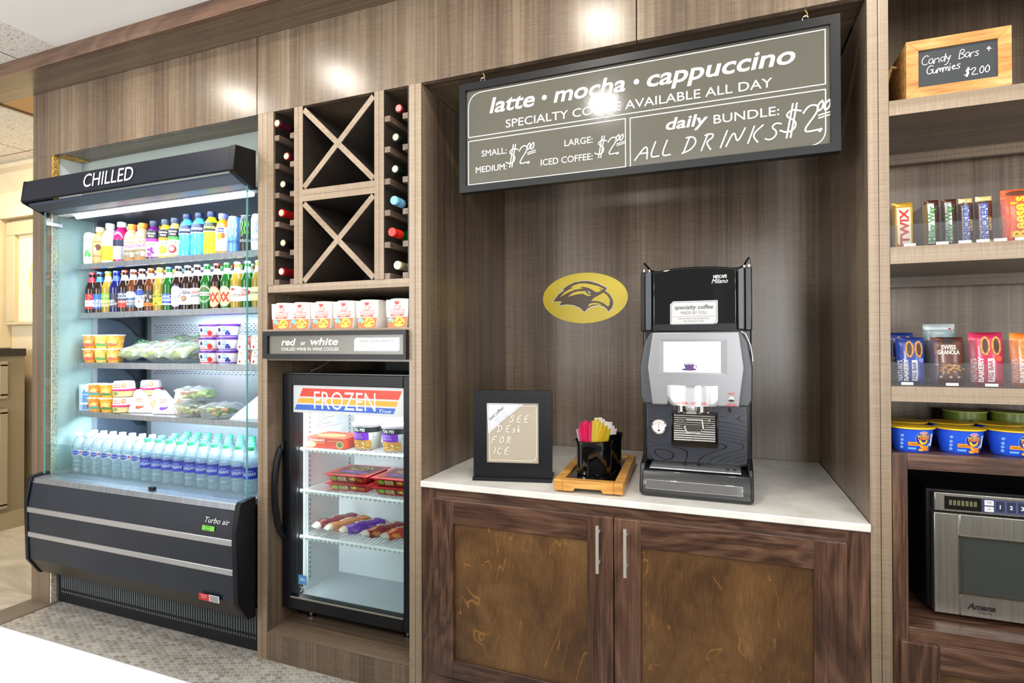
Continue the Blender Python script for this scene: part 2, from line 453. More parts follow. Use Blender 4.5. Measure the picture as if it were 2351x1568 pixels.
        if parent is not None: o.parent = parent; ORG[o.name] = ORG.get(parent.name, Matrix.Identity(4))
        else: ORG[o.name] = Matrix.Identity(4)
        if bevel:
            b = o.modifiers.new('bevel', 'BEVEL'); b.width = bevel; b.segments = seg; b.limit_method = 'ANGLE'; b.angle_limit = math.radians(40)
            b.harden_normals = False
        return o
ORG = {}
def thing(name, label, cat, loc=(0, 0, 0), rz=0.0, group=None):
    o = bpy.data.objects.new(name, None); COL.objects.link(o); o.empty_display_size = .05
    o.location = loc; o.rotation_euler = (0, 0, rz); o['label'] = label; o['category'] = cat
    if group: o['group'] = group
    ORG[o.name] = Matrix.Translation(Vector(loc)) @ Matrix.Rotation(rz, 4, 'Z')
    return o
def tag(o, label, cat, group=None):
    o['label'] = label; o['category'] = cat
    if group: o['group'] = group
    return o
def struct(name, mb, bevel=0, parent=None):
    o = mb.build(name, parent, bevel)
    o['kind'] = 'structure'
    return o
def recentre(o):
    """move a one-mesh thing's origin to the base of its mesh"""
    vs = [v.co.copy() for v in o.data.vertices]
    c = Vector(((min(v.x for v in vs) + max(v.x for v in vs)) / 2, (min(v.y for v in vs) + max(v.y for v in vs)) / 2, min(v.z for v in vs)))
    o.data.transform(Matrix.Translation(-c)); o.location = c
    return o
def dup(root, loc, rz=None, label=None, group=None):
    r = root.copy(); COL.objects.link(r); r.location = loc
    if rz is not None: r.rotation_euler = (0, 0, rz)
    if label: r['label'] = label
    if group: r['group'] = group
    for ch in list(root.children):
        c = ch.copy(); COL.objects.link(c); c.parent = r
        for g in list(ch.children):
            d = g.copy(); COL.objects.link(d); d.parent = c
    return r
def B(*a): return MB().box(*a)
def mitred(mb, x0, x1, z0, z1, wl, wr, wb, wt, y0, y1, m):
    a, b, c, d = (x0, z0), (x1, z0), (x1, z1), (x0, z1)
    e, f, g, h = (x0 + wl, z0 + wb), (x1 - wr, z0 + wb), (x1 - wr, z1 - wt), (x0 + wl, z1 - wt)
    for q in ((a, b, f, e), (b, c, g, f), (c, d, h, g), (d, a, e, h)): mb.prism(list(q), 'y', y0, y1, m)
    return mb

# ------------------------------------------------------------------ the setting
struct('floor', B(-7, 2.2, -3.6, 1.2, -.05, 0, tiles_oval()))
struct('floor_left', B(-7, -3.25, -3.6, 1.2, -.002, .002, stone_tile()))
struct('trim_1', B(-3.25, -3.085, -3.6, .03, -.001, .003, laminate('floor_strip', 1, [(.3, '4d4640'), (.5, '6e655c'), (.7, '857b70')], .4)))
struct('ceiling', B(-7, -2.757, -3.6, 1.2, 2.605, 2.65, ceil_tile()))
struct('ceiling_right', B(-2.757, 2.2, -3.6, 1.2, 2.604, 2.65, M('f0f0ee', .8)))
struct('wall_back', B(-3.26, 1.3, .845, .90, 0, 2.6, GREYW))
# far room at the left
mb = B(-7, -3.262, .78, .9, 0, 2.604, CREAM)
mb.prism([(.78, 2.604), (.68, 2.604), (.68, 2.575), (.72, 2.55), (.735, 2.50), (.76, 2.47), (.765, 2.43), (.78, 2.42)], 'x', -7, -3.262, CREAM)
mb.box(-7, -4.975, .70, .78, 1.26, 2.21, CREAM); mb.box(-7, -3.262, .70, .78, 2.21, 2.40, CREAM)
struct('wall_far', mb, .004)
# overhang board above the cabinets, returning at its left end
mb = B(-3.53, 1.3, -.16, .0, 2.545, 2.556, LAM_X); mb.box(-3.53, -3.26, .0, .20, 2.545, 2.556, M('b58a52', .5))  # left return coloured orange: warm light painted into its underside
struct('trim_2', mb)
DKE = walnut('dark_edge', 0, [(.3, '3d2a20'), (.55, '5e4434'), (.8, '785a46')])
mb = B(-3.55, 1.3, -.18, -.16, 2.538, 2.604, DKE); mb.box(-3.55, -3.53, -.16, .20, 2.538, 2.604, DKE); mb.box(-3.53, -3.26, .18, .20, 2.538, 2.604, DKE)
struct('trim_3', mb, .002)
# fascia panels over the bays
for i, (a, b) in enumerate([(-3.262, -1.7865), (-1.7835, -.2465), (-.2435, 1.3)]):
    struct('trim_%d' % (4 + i), B(a, b, .0, .022, 2.222, 2.545, LAM_V), .0012)
struct('trim_7', MB().box(-3.262, -1.78, .022, .028, 2.226, 2.545, BLACK).box(-3.05, -1.78, .028, .14, 2.226, 2.246, LAM_X)
       .prism([(-3.23, .028), (-3.05, .028), (-3.05, .14), (-3.09, .12), (-3.13, .075), (-3.19, .05)], 'z', 2.222, 2.246, CHIP))
struct('wall_bulkhead', B(-3.118, -1.78, .142, .15, 1.955, 2.6, GREYW))
struct('trim_8', B(-1.78, -1.013, .024, .84, 2.226, 2.246, LAM_X)); struct('trim_9', B(-1.013, .372, .024, .84, 2.236, 2.256, LAM_X))
# posts between the bays: two boards with a seam on the front edge
def post(i, x0, x1, z0=0):
    mid = (x0 + x1) / 2
    mb = B(x0, x1, .004, .845, z0, 2.222, LAM_V)
    mb.box(x0, mid - .001, 0, .004, z0, 2.222, EDGE_V).box(mid + .001, x1, 0, .004, z0, 2.222, EDGE_V)
    return struct('trim_%d' % i, mb)
post(10, -1.779, -1.730); post(11, -1.0635, -1.0135); post(12, .3725, .4215)
mb = B(-3.262, -3.117, .0, .028, 0, 2.222, LAM_V); mb.box(-3.117, -3.109, .002, .028, 0, 1.97, CHIPW); mb.box(-3.117, -3.104, .002, .028, 1.97, 2.222, CHIP)
mb.box(-3.262, -3.235, .028, .845, 0, 2.222, LAM_V)
struct('trim_13', mb, .0015)
struct('wall_alcove', B(-3.235, -3.118, .03, .845, 0, 2.6, M('d4dedc', .6)))
# coffee niche lining
struct('wall_niche', B(-1.0135, .3725, .828, .845, .785, 2.236, LAM_V))
struct('wall_right', B(1.25, 1.3, 0.023, .845, 0, 2.6, LAM_V))

# ------------------------------------------------------------------ right-hand shelves
t = thing('shelving_unit', 'grey-brown wooden shelving bay with three fixed shelves right of the coffee niche', 'shelving', (.83, .22, .99))
B(.4215, 1.25, .425, .44, .99, 2.6, LAM_V).build('back_panel', t)
for z0, z1 in ((1.884, 1.924), (1.486, 1.531), (1.119, 1.159)):
    mb = B(.4225, 1.249, .003, .405, z0 + .002, z1, LAM_X); mb.box(.4225, 1.249, 0, .003, z0, z1, EDGE_X)
    sh = mb.build('shelf', t)
    B(.43, 1.24, .37, .388, z0 - .03, z0 + .002, LAM_X).build('rear_batten', sh)

# ------------------------------------------------------------------ walnut microwave cabinet
t = thing('microwave_cabinet', 'dark walnut cabinet with an open bay holding the microwave and a drawer below', 'cabinet', (.83, .2, 0))
B(.4235, .458, 0, .42, .0, .982, WAL_V).build('side', t, .0015); B(1.2, 1.249, 0, .42, 0, .982, WAL_V).build('side', t, .0015)
B(.458, 1.2, 0, .42, .94, .982, WAL_X).build('top_rail', t, .0015)
mb = B(.458, 1.2, .002, .42, .488, .524, WAL_X); mb.box(.458, 1.2, .40, .42, .524, .94, M('1c1613', .6)); mb.build('microwave_shelf', t, .0015)
mb = B(.437, .52, -.02, 0, .12, .492, WAL_V); mb.box(.52, 1.15, -.02, 0, .423, .492, WAL_X); mb.box(.52, 1.15, -.008, 0, .12, .423, MAPLE)
dr = mb.build('drawer', t, .0015)
mb = MB().tube([(.688, -.055, .447), (.84, -.055, .447)], .006, NICKEL); 
for x in (.71, .82): mb.tube([(x, -.055, .447), (x, -.018, .447)], .005, STEEL)
mb.build('pull', dr)
B(.458, 1.2, .05, .06, .0, .12, M('1c1613', .6)).build('toe_kick', t)

# ------------------------------------------------------------------ base cabinet and worktop of the coffee niche
t = thing('base_cabinet', 'dark stained wood base cabinet with two framed doors under the white worktop', 'cabinet', (-.32, .4, 0))
mb = B(-1.012, -.955, .004, .80, 0, .764, WAL_V); mb.box(.315, .3715, .004, .80, 0, .764, WAL_V)
mb.box(-.955, .315, .004, .03, .729, .764, WAL_X); mb.box(-.955, .315, .004, .03, .0, .10, WAL_X); mb.box(-.955, .315, .03, .8, .05, .07, WAL_X)
mb.build('carcass', t, .001)
def door(x0, x1, sl, sr, hx, lab):
    mb = B(x0, x0 + sl, -.018, .003, .115, .731, WAL_V); mb.box(x1 - sr, x1, -.018, .003, .115, .731, WAL_V)
    mb.box(x0 + sl, x1 - sr, -.018, .003, .650, .731, WAL_X); mb.box(x0 + sl, x1 - sr, -.018, .003, .115, .175, WAL_X)
    mb.box(x0 + sl - .001, x1 - sr + .001, -.006, .002, .17, .655, MAPLE)
    d = mb.build('door', t, .0016)
    h = MB().tube([(hx, -.05, .565), (hx, -.05, .711)], .0052, NICKEL, 12)
    for z in (.59, .686): h.tube([(hx, -.05, z), (hx, -.017, z)], .004, NICKEL)
    h.build('handle', d)['label'] = 'brushed steel bar handle'
door(-.958, -.3205, .080, .083, -.364, 0); door(-.3175, .314, .081, .080, -.279, 1)
wt = B(-1.012, .3718, -.012, .826, .765, .787, QUARTZ).build('countertop', None, .003)
tag(recentre(wt), 'white quartz worktop over the two-door base cabinet', 'countertop')
B(-1.012, .3718, .812, .827, .787, .796, WHITE).build('rear_strip', wt)

# ------------------------------------------------------------------ plinth under the freezer
pl = B(-1.729, -1.0645, .0, .80, 0, .110, LAM_V); pl.box(-1.729, -1.0645, -.001, .80, .110, .113, LAM_X)
tag(recentre(pl.build('plinth', None, .001)), 'low wooden plinth on the mosaic floor carrying the freezer', 'plinth')

# ------------------------------------------------------------------ foreground island and reception desk
isl = B(-2.6, 2.0, -2.9, -1.318, .88, .92, M('e9ebf2', .18)).build('island_countertop', None, .004)
tag(recentre(isl), 'white island counter in the near foreground corner', 'countertop')
bd = B(-2.5, 1.9, -2.8, -1.42, 0, .88, M('5a5048', .5)).build('island_base', isl)
bd.matrix_parent_inverse = isl.matrix_world.inverted() if False else Matrix.Translation(-isl.location)
t = thing('reception_desk', 'taupe panelled reception counter with a dark top in the far room', 'desk', (-5.2, .2, 0))
B(-6.2, -4.66, -1.2, .70, 0, 1.205, TAUPE).build('body', t)
B(-6.25, -4.63, -1.25, .695, 1.205, 1.258, M('1a1715', .2)).build('top', t, .004)
for z0, z1 in ((.93, 1.15), (.17, .82)):
    mb = B(-4.66, -4.655, .02, .55, z0, z1, M('7d7360', .5)); k = M('9a8f78', .4)
    for a, b, c, d in ((-.02, .59, z1 - .015, z1 + .02), (-.02, .59, z0 - .02, z0 + .015), (-.02, .025, z0, z1), (.545, .59, z0, z1)):
        mb.box(-4.66, -4.635, a, b, c, d, k)
    mb.build('raised_panel', t, .006)
B(-4.66, -4.64, -1.2, .695, 0, .12, M('9d9076', .6)).build('skirting', t)
t = thing('framed_picture', 'pale framed picture on the cream wall beyond the chilled cabinet', 'picture', (-4.6, .775, 1.43))
mb = MB(); FRM = M('c9b995', .5)
for a, b, c, d in ((-4.955, -4.25, 2.09, 2.19), (-4.955, -4.25, 1.43, 1.455), (-4.955, -4.86, 1.455, 2.09), (-4.35, -4.25, 1.455, 2.09)): mb.box(a, b, .735, .779, c, d, FRM)
mb.build('frame', t, .004)
mb = B(-4.86, -4.35, .765, .779, 1.455, 2.09, M('f3e6c4', .6)); mp = front(.765)
mb.stroke(mp, [(-4.60 + -.12 * math.sin(i * PI / 16) , 1.52 + .5 * i / 16) for i in range(17)], .012, M('d9c44a', .5))
mb.build('print', t)

# ------------------------------------------------------------------ chilled display cabinet
XL, XR = -3.14, -1.787
chill = thing('chilled_cabinet', 'black open-front chilled drinks cabinet with a lit interior and a black header', 'display fridge', (-2.46, .2, 0))
prof = [(-.001, .655), (-.072, .649), (-.082, .636), (-.098, .53), (-.09, .25), (-.04, .168), (-.001, .165)]
for a, b in ((XL, XL + .024), (XR - .026, XR)):
    MB().prism(prof, 'x', a, b, BLACK).build('side_panel', chill, .003)
xa, xb = XL + .024, XR - .026
mb = MB().prism([(.02, .645), (-.068, .637), (-.076, .613), (-.02, .613)], 'x', xa, xb, STEEL_B); mb.build('front_ledge', chill, .002)
mb = MB().prism([(-.066, .612), (-.075, .612), (-.091, .518), (-.0905, .43), (-.083, .252), (-.07, .252)], 'x', xa, xb, SLATE)
fp = mb.build('front_panel', chill)
B(xa, xb, -.097, -.084, .478, .503, ALU).build('trim_strip', chill, .002); B(xa, xb, -.0935, -.08, .360, .384, ALU).build('trim_strip', chill, .002)
MB().prism([(-.07, .252), (-.083, .252), (-.038, .176), (-.02, .176)], 'x', xa, xb, M('2b2926', .4)).build('lower_panel', chill)
# kick grille: slots as dark recesses with pale fins
mb = B(-3.10, -1.79, .03, .045, .003, .18, BLACK); sl = M('5d6569', .8)
for i in range(88):
    x = -3.075 + i * .01455; mb.box(x, x + .0058, .0285, .0305, .072, .165, sl)
    mb.box(x, x + .0058, .0285, .0305, .05, .060, sl)
mb.build('kick_grille', chill)
mp = plane((0, -.0885, .53), (1, 0, 0), (0, .16, .98))
mb = MB().text(mp, 'Turbo air', -1.902, .026, .021, M('e8e8ea', .4), shear=.35, width=.132, off=.003)
mb.build('lettering', fp)
mb = MB().rect(mp, -1.979, -1.912, -.006, .0135, M('79d04c', .5), off=.0035); mb.text(mp, 'NATURAL', -1.949, .006, .0045, M('1f3d18'), off=.004, shear=.2).text(mp, 'Refrigerant', -1.949, -.003, .004, M('1f3d18'), off=.004)
mb.build('green_sticker', fp)['label'] = 'green refrigerant sticker'
mp = plane((0, -.0885, .25), (1, 0, 0), (0, -.045, 1))
mb = MB().rect(mp, -1.995, -1.939, -.009, .019, M('c92a33', .5), off=.0035).rect(mp, -1.939, -1.884, -.009, .019, M('e6e6e6', .5), off=.0035)
mb.text(mp, 'Self-Cleaning', -1.967, .010, .0042, M('ffffff'), off=.004).text(mp, 'Condenser', -1.967, .002, .0042, M('ffffff'), off=.004)
for i in range(4): mb.rect(mp, -1.934, -1.889, -.006 + i * .006, -.003 + i * .006, M('555a60'), off=.004)
mb.build('red_sticker', fp)['label'] = 'red and white condenser sticker'
# header canopy
can = [(-.002, 2.075), (-.105, 2.066), (-.117, 1.967), (-.108, 1.957), (-.002, 1.912)]
for a, b in ((XL, XL + .012), (XR - .03, XR)):
    MB().prism(can, 'x', a, b, M('0c0e13', .45, spec=.3)).build('canopy_end', chill, .003)
HDR = M('101624', .48, spec=.3)
ca = MB().prism([(-.02, 2.071), (-.103, 2.063), (-.115, 1.968), (-.107, 1.962), (-.09, 1.97), (-.082, 2.04), (-.02, 2.05)], 'x', XL + .012, XR - .03, HDR).build('canopy', chill)
mp = plane((0, -.1092, 2.0155), (1, 0, 0), (0, .12, 1))
MB().text(mp, 'CHILLED', -2.523, -.030, .061, M('f4f4f6', .4), width=.325, off=.0035).build('lettering', ca)
mb = MB().prism([(-.088, 1.962), (-.088, 1.95), (-.045, 1.93), (-.045, 1.942)], 'x', XL + .012, XR - .03, M('3b4252', .3)).build('rain_strip', chill)
mb = MB().prism([(-.045, 1.944), (-.045, 1.934), (.03, 1.925), (.03, 1.935)], 'x', XL + .03, XR - .03, M('4b5260', .35)).build('air_duct', chill)
t_ = NT('honeycomb'); v = t_.n('TexVoronoi', feature='DISTANCE_TO_EDGE'); v.inputs['Scale'].default_value = 220; t_.l(t_.obj(), v.inputs['Vector'])
t_.l(t_.ramp(v.outputs[0], [(.05, 'f4f8fc'), (.22, '7f8a98')]), t_.b.inputs['Base Color'])
B(xa, xb, .02, .055, 1.922, 1.926, t_.m).build('honeycomb_vent', chill)
B(xa, xb, .055, .46, 1.93, 1.945, M('8e98a8', .3, .6)).build('ceiling_panel', chill)
LED = M('eaf4ff', .5, emit=8.0)
MB().tube([(-3.0, .05, 1.917), (-1.86, .05, 1.917)], .011, LED, 10).build('light_tube', chill)
# interior
B(-3.03, -1.80, .455, .47, .60, 1.945, M('b8c0ca', .25, .55)).build('back_panel', chill)
dk = M('27303c', .6)
for z0, n in ((1.385, 5), (1.14, 3), (.905, 2), (1.63, 3)):
    mb = MB()
    for j in range(n):
        for i in range(40): mb.box(-3.0 + i * .03 + (j % 2) * .012, -3.0 + i * .03 + .016 + (j % 2) * .012, .4535, .4552, z0 - j * .0105, z0 - j * .0105 + .0035, dk)
    mb.build('vent_slots', chill)
for x0, x1 in ((-3.10, -3.085), (-1.806, -1.79)):
    B(x0, x1, .20, .47, .60, 1.945, M('46525f', .35)).build('inner_side', chill, .002)
    B(x0 + .002, x1 - .002, .185, .2, .60, 1.94, ALU).build('corner_post', chill)
for z in (1.692, 1.442, 1.19, .942):
    mb = MB().prism([(.44, z - .006), (.44, z), (.106, z), (.100, z - .003), (.102, z - .027), (.112, z - .030), (.114, z - .024), (.109, z - .006)], 'x', -3.083, -1.81, STEEL_B)
    sh = mb.build('shelf', chill)
    B(-3.05, -1.83, .115, .130, z - .021, z - .013, M('eaf4ff', .5, emit=7.0)).build('light_strip', sh)
    for x in (-3.078, -1.818):
        pts = [(.45, z - .01), (.14, z - .01), (.14, z - .018), (.24, z - .022), (.33, z - .04), (.385, z - .085), (.41, z - .115), (.45, z - .12)]
        MB().prism(pts, 'x', x - .004, x + .004, M('1c222c', .4)).build('bracket', sh)
B(-3.083, -1.81, .0, .45, .612, .637, M('8b97a0', .35, .3)).build('well_floor', chill)
B(-2.35, -2.32, -.05, -.035, .641, .655, BLACK).build('clip', chill)
B(-2.0, -1.85, -.025, .012, .639, .6415, M('5d666e', .4, .5)).build('air_grille', chill)
B(-3.085, -1.815, -.036, -.031, .645, .797, GLASS).build('front_glass', chill)
B(-3.085, -1.815, -.036, -.031, .797, .799, GLASS_E).build('front_glass_edge', chill)
for x in (-3.102, -1.803):
    g = MB().prism([(-.030, .65), (-.030, 1.93), (-.01, 1.95), (.185, 1.95), (.185, .65)], 'x', x - .003, x + .003, GLASS).build('side_glass', chill)
    g['label'] = 'clear glass end panel'
    B(x - .003, x + .003, -.0345, -.030, .65, 1.93, GLASS_E).build('polished_edge', g)
B(-3.108, -3.096, -.03, .04, 1.868, 1.884, M('dfe6ee', .3, .5)).build('glass_bracket', chill)

# ------------------------------------------------------------------ bottles and cans on the top shelf
YF = .152
def root_at(name, label, cat, x, y, z, th, group): return thing(name, label, cat, (x, y, z), th, group)
def smooth_prof(pts, n=5):
    """Catmull-Rom through (r, z) control points"""
    out = []
    P = [pts[0]] + list(pts) + [pts[-1]]
    for i in range(1, len(P) - 2):
        for j in range(n):
            t = j / n; p0, p1, p2, p3 = P[i - 1], P[i], P[i + 1], P[i + 2]
            out.append(tuple(max(.0005, .5 * (2 * p1[k] + (p2[k] - p0[k]) * t + (2 * p0[k] - 5 * p1[k] + 4 * p2[k] - p3[k]) * t * t + (3 * p1[k] - p0[k] - 3 * p2[k] + p3[k]) * t ** 3)) for k in (0, 1)))
    out.append(pts[-1]); return out
def radius_of(prof):
    def f(v):
        for (r0, z0), (r1, z1) in zip(prof, prof[1:]):
            if z0 <= v <= z1: return r0 + (r1 - r0) * (v - z0) / max(1e-6, z1 - z0)
        return prof[-1][0]
    return f
def plastic_bottle(label, x, y, z, h, R, body, capm, art, th=.55, group='drinks on the top shelf', waist=0, name='drink_bottle', neck=.017, caph=.026):
    t = root_at(name, label, 'bottle', x, y, z, th, group)
    k = h / .19
    pr = smooth_prof([(R * .86, 0), (R, .006), (R, .05 * k), (R - waist, .075 * k), (R, .10 * k), (R * .98, .118 * k), (R * .8, .143 * k), (neck, h - caph - .004), (neck, h - caph)], 4)
    MB().lathe(pr, body, 24).build('body', t, local=True)
    MB().lathe([(neck + .002, h - caph), (neck + .003, h - caph + .002), (neck + .003, h - .002), (neck + .001, h)], capm, 20).build('cap', t, local=True)
    if art:
        mb = MB(); f = radius_of(pr); art(mb, cyl(lambda v: R), R, h, f); mb.build('label_sleeve', t, local=True)
    return t
W_ = M('f6f6f4', .4); K_ = M('16181d', .4)
def wrap(mb, mp, R, z0, z1, m, a=2.9, off=.0006): mb.rect(mp, -a * R, a * R, z0, z1, m, off, 22, 1)
def art_zero(mb, mp, R, h, f):
    wrap(mb, mp, R, .012, .085, M('e2e81e', .4)); wrap(mb, mp, R, .085, .125, W_)
    mb.text(mp, 'zero', -.003, .094, .013, M('33406a'), off=.0012, maxw=.036); mb.text(mp, 'vitaminwater', -.026, .05, .008, K_, off=.0012, rot=PI / 2)
    mb.text(mp, 'squeezed', .0, .04, .004, M('6b6c20'), off=.0012, rot=PI / 2)
def art_vit(mb, mp, R, h, f):
    wrap(mb, mp, R, .012, .078, M('c8cbd6', .4)); wrap(mb, mp, R, .078, .11, M('1c1d3c', .4)); mb.text(mp, 'vitaminwater', .022, .055, .013, M('20223f'), off=.0012, rot=PI / 2)
    for i in range(4): mb.rect(mp, -.022, .0, .03 + i * .007, .032 + i * .007, M('8b8fa0'), off=.0012, nu=4)
def art_dunk(mb, mp, R, h, f):
    wrap(mb, mp, R, .012, .055, M('8d7a5c', .4)); wrap(mb, mp, R, .055, .105, W_)
    mb.text(mp, "DUNKIN'", .0, .083, .014, M('f07818'), off=.0012, bold=.03, width=.056); mb.text(mp, 'DONUTS', .0, .063, .014, M('d91c7c'), off=.0012, bold=.03, width=.056)
    mb.rect(mp, .006, .024, .02, .044, M('cfc4ac'), off=.0012, nu=4); mb.text(mp, 'ICED', -.012, .03, .01, W_, off=.0012); wrap(mb, mp, R, .006, .012, M('f07818', .4))
def art_juice(c1, c2, fruit):
    def a(mb, mp, R, h, f):
        wrap(mb, mp, R, .012, .085, W_); wrap(mb, mp, R, .085, .100, M(c1, .4)); wrap(mb, mp, R, .100, .138, K_)
        mb.text(mp, 'minute', .0, .121, .009, W_, off=.0012, bold=.02); mb.text(mp, 'Maid', .0, .107, .009, W_, off=.0012, bold=.02)
        rn = random.Random(c1)
        if fruit == 'grape':
            for i in range(11): mb.ell(mp, rn.uniform(-.016, .012), rn.uniform(.018, .055), .0065, .0065, M(rn.choice([c2, '6d1f7d', 'a03aa8'])), off=.001 + i * .00004, n=10, rings=1)
        else:
            mb.ell(mp, -.002, .04, .019, .020, M(c2), off=.001, n=16, rings=2); mb.ell(mp, -.004, .042, .012, .013, M('f4e3b0' if fruit == 'apple' else 'f7c24a'), off=.0013, n=16, rings=2)
        for a_ in (-.010, .008): mb.pol(mp, [(a_, .065), (a_ + .012, .074), (a_ + .003, .076)], M('5aa53a'), off=.0012)
    return a
def art_power(c):
    def a(mb, mp, R, h, f):
        m2 = cyl(lambda v: f(v)); mb.rect(m2, -2.9 * R * .8, 2.9 * R * .8, .108, .148, M('14244f' if c == 'b' else '1d2a12', .4), .0008, 22, 8); mb.rect(m2, -2 * R * .8, 2 * R * .8, .104, .108, W_, .0008, 16, 1)
        mb.text(m2, 'POWERADE', .0, .118, .011, W_ if c == 'b' else M('dfff6a'), off=.0016, bold=.015, shear=.2, width=.05)
    return a
def art_naked(mb, mp, R, h, f):
    wrap(mb, mp, R, .012, .12, M('efe9e2', .4)); mb.rect(mp, -.014, .014, .098, .116, M('3d3a86'), off=.0012, nu=4); mb.text(mp, 'Naked', 0, .103, .008, W_, off=.0016, bold=.02)
    mb.ell(mp, -.006, .078, .011, .016, M('f2a81c'), off=.0012, n=14); mb.ell(mp, .010, .082, .008, .014, M('e0621f'), off=.0015, n=14); mb.text(mp, 'orange mango', 0, .05, .005, M('d06a2a'), off=.0012)
def art_tan(mb, mp, R, h, f):
    wrap(mb, mp, R, .012, .118, M('d2a468', .4)); mb.ell(mp, .006, .083, .013, .016, M('5d3216'), off=.0012, n=14); mb.ell(mp, -.006, .07, .006, .014, M('f3efe6'), off=.0015, n=12)
    mb.text(mp, 'VANILLA', 0, .035, .008, M('4a2a12'), off=.0012); mb.text(mp, 'COFFEE', 0, .108, .007, M('4a2a12'), off=.0012)
TX = [-3.059, -2.987, -2.912, -2.825, -2.748, -2.672, -2.592, -2.512, -2.448, -2.368, -2.290, -2.212, -2.142, -2.070, -1.998, -1.93]
ORG_C = M('f58a2e', .35); NAVY = M('1b2a5c', .35)
tops = [
 ('tan bottled coffee with a cream cap, second item on the top shelf', 1, .190, .034, M('c99a5c', .25), M('e9cfa4', .4), art_tan),
 ('white zero vitamin drink bottle with a yellow lower label', 2, .203, .036, M('eef0ea', .25), W_, art_zero),
 ('magenta vitamin drink bottle with a white cap', 3, .203, .037, M('b3175c', .15), W_, art_vit),
 ('orange-capped iced coffee bottle beside the magenta drink', 4, .186, .035, M('b79a72', .25), ORG_C, art_dunk),
 ('orange-capped iced coffee bottle beside the grape juice', 5, .186, .035, M('b79a72', .25), ORG_C, art_dunk),
 ('grape juice bottle with purple band and black top label', 6, .190, .035, M('5a1a63', .15), M('2a3350', .35), art_juice('9b2fb0', '8a2a9a', 'grape')),
 ('orange juice bottle with black top label and orange band', 7, .190, .031, M('f0b62e', .2), M('3a4560', .35), art_juice('f08a1c', 'f2a01e', 'orange')),
 ('apple juice bottle with black top label and green band', 8, .192, .031, M('d9b25a', .2), M('3a4560', .35), art_juice('4fae3c', 'b81e28', 'apple')),
 ('bright blue sports drink bottle beside the apple juice', 9, .204, .037, M('4fb4ee', .12), NAVY, art_power('b')),
 ('bright blue sports drink bottle beside the yellow sports drink', 10, .203, .037, M('4fb4ee', .12), NAVY, art_power('b')),
 ('fluorescent yellow sports drink bottle with navy cap', 11, .202, .036, M('cdea1e', .12), NAVY, art_power('y')),
 ('orange smoothie bottle with a periwinkle cap', 12, .186, .032, M('f08a22', .2), M('7f86d8', .35), art_naked),
]
protos = {}
for lab, i, h, R, bm, cm, art in tops:
    protos[i] = (plastic_bottle(lab, TX[i], YF, 1.6922, h, R, bm, cm, art, th=.5, waist=.003 if i in (3, 9, 10, 11) else 0), lab)
def can(label, x, y, z, h, R, col, art, th=.5, name='drink_can'):
    t = root_at(name, label, 'can', x, y, z, th, 'drinks on the top shelf')
    MB().lathe([(R * .8, 0), (R * .95, .004), (R, .012), (R, h - .018), (R * .86, h - .004), (R * .86, h)], col, 24).build('body', t, local=True)
    MB().lathe([(R * .86, h - .0005), (R * .88, h + .002), (R * .80, h + .002), (R * .78, h - .001)], CHROME, 24).build('rim', t, local=True)
    mb = MB(); art(mb, cyl(R)); mb.build('print', t, local=True); return t
def art_claw(c, tcol, txt):
    def a(mb, mp):
        for dx in (-.012, 0, .012): mb.stroke(mp, [(dx, .135), (dx + .003, .12), (dx - .003, .10), (dx + .002, .085), (dx - .002, .07 if dx else .08)], .0055, M(c, .4), off=.0008)
        mb.text(mp, txt, 0, .042, .012, M(tcol), off=.0008, maxw=.05)
    return a
def art_leaf(mb, mp):
    mb.text(mp, 'MANDIO', 0, .118, .013, M('5c7fae'), off=.0008, maxw=.05); mb.pol(mp, [(-.016, .052), (-.005, .075), (.012, .082), (.018, .072), (.004, .064), (.018, .052), (.01, .036), (-.008, .04)], M('43b23f'), off=.0008)
can('white can with a green leaf at the left end of the top shelf', TX[0], YF, 1.6922, .164, .033, M('e8eef2', .3), art_leaf)
can('blue energy drink can with pale claw marks', TX[13], YF, 1.6922, .163, .032, M('5f93d6', .3, .3), art_claw('dfe8f4', '2a3e70', 'MONSTER'))
can('black energy drink can with green claw marks', TX[14], YF, 1.6922, .161, .032, M('14181c', .3, .2), art_claw('58c63a', 'c8d0d8', 'MONSTER'))
can('white energy drink can at the right end of the top shelf', TX[15], YF, 1.6922, .161, .032, M('e4e8ee', .3, .2), art_claw('aab4c4', '8a94a4', 'MONSTER'))
for i, what in ((6, 'grape juice'), (7, 'orange juice'), (8, 'apple juice'), (9, 'left blue sports drink'), (10, 'right blue sports drink'), (11, 'yellow sports drink'), (3, 'magenta vitamin drink'), (5, 'right orange-capped coffee'), (2, 'white zero drink')):
    dup(protos[i][0], (TX[i] + .014, YF + .078, 1.6922), label='bottle standing in the second row directly behind the %s' % what)

# ------------------------------------------------------------------ beer bottles
BPR = smooth_prof([(.026, 0), (.0290, .005), (.0290, .11), (.0283, .128), (.021, .150), (.0145, .172), (.0128, .195), (.0125, .205)], 4)
RB = .0292
def beer(label, x, y, glass, art, neck, capc, th=.55):
    t = thing('beer_bottle', label, 'bottle', (x, y, 1.4422), th, 'beer bottles on the second shelf')
    MB().lathe(BPR, glass, 22).build('body', t, local=True)
    MB().lathe([(.0135, .199), (.0150, .2005), (.0145, .208), (.012, .2105)], M(capc, .35, .3), 16).build('crown_cap', t, local=True)
    mb = MB(); f = radius_of(BPR); mb.rect(cyl(f), -2.6 * .0128, 2.6 * .0128, .158, .185, M(neck, .4), .0006, 14, 4); mb.build('neck_label', t, local=True)
    mb = MB(); art(mb, cyl(RB)); mb.build('front_label', t, local=True); return t
def L_(z0, z1, col, a=1.5):
    return lambda mb, mp: mb.rect(mp, -a * RB, a * RB, z0, z1, M(col, .4), .0006, 14, 1)
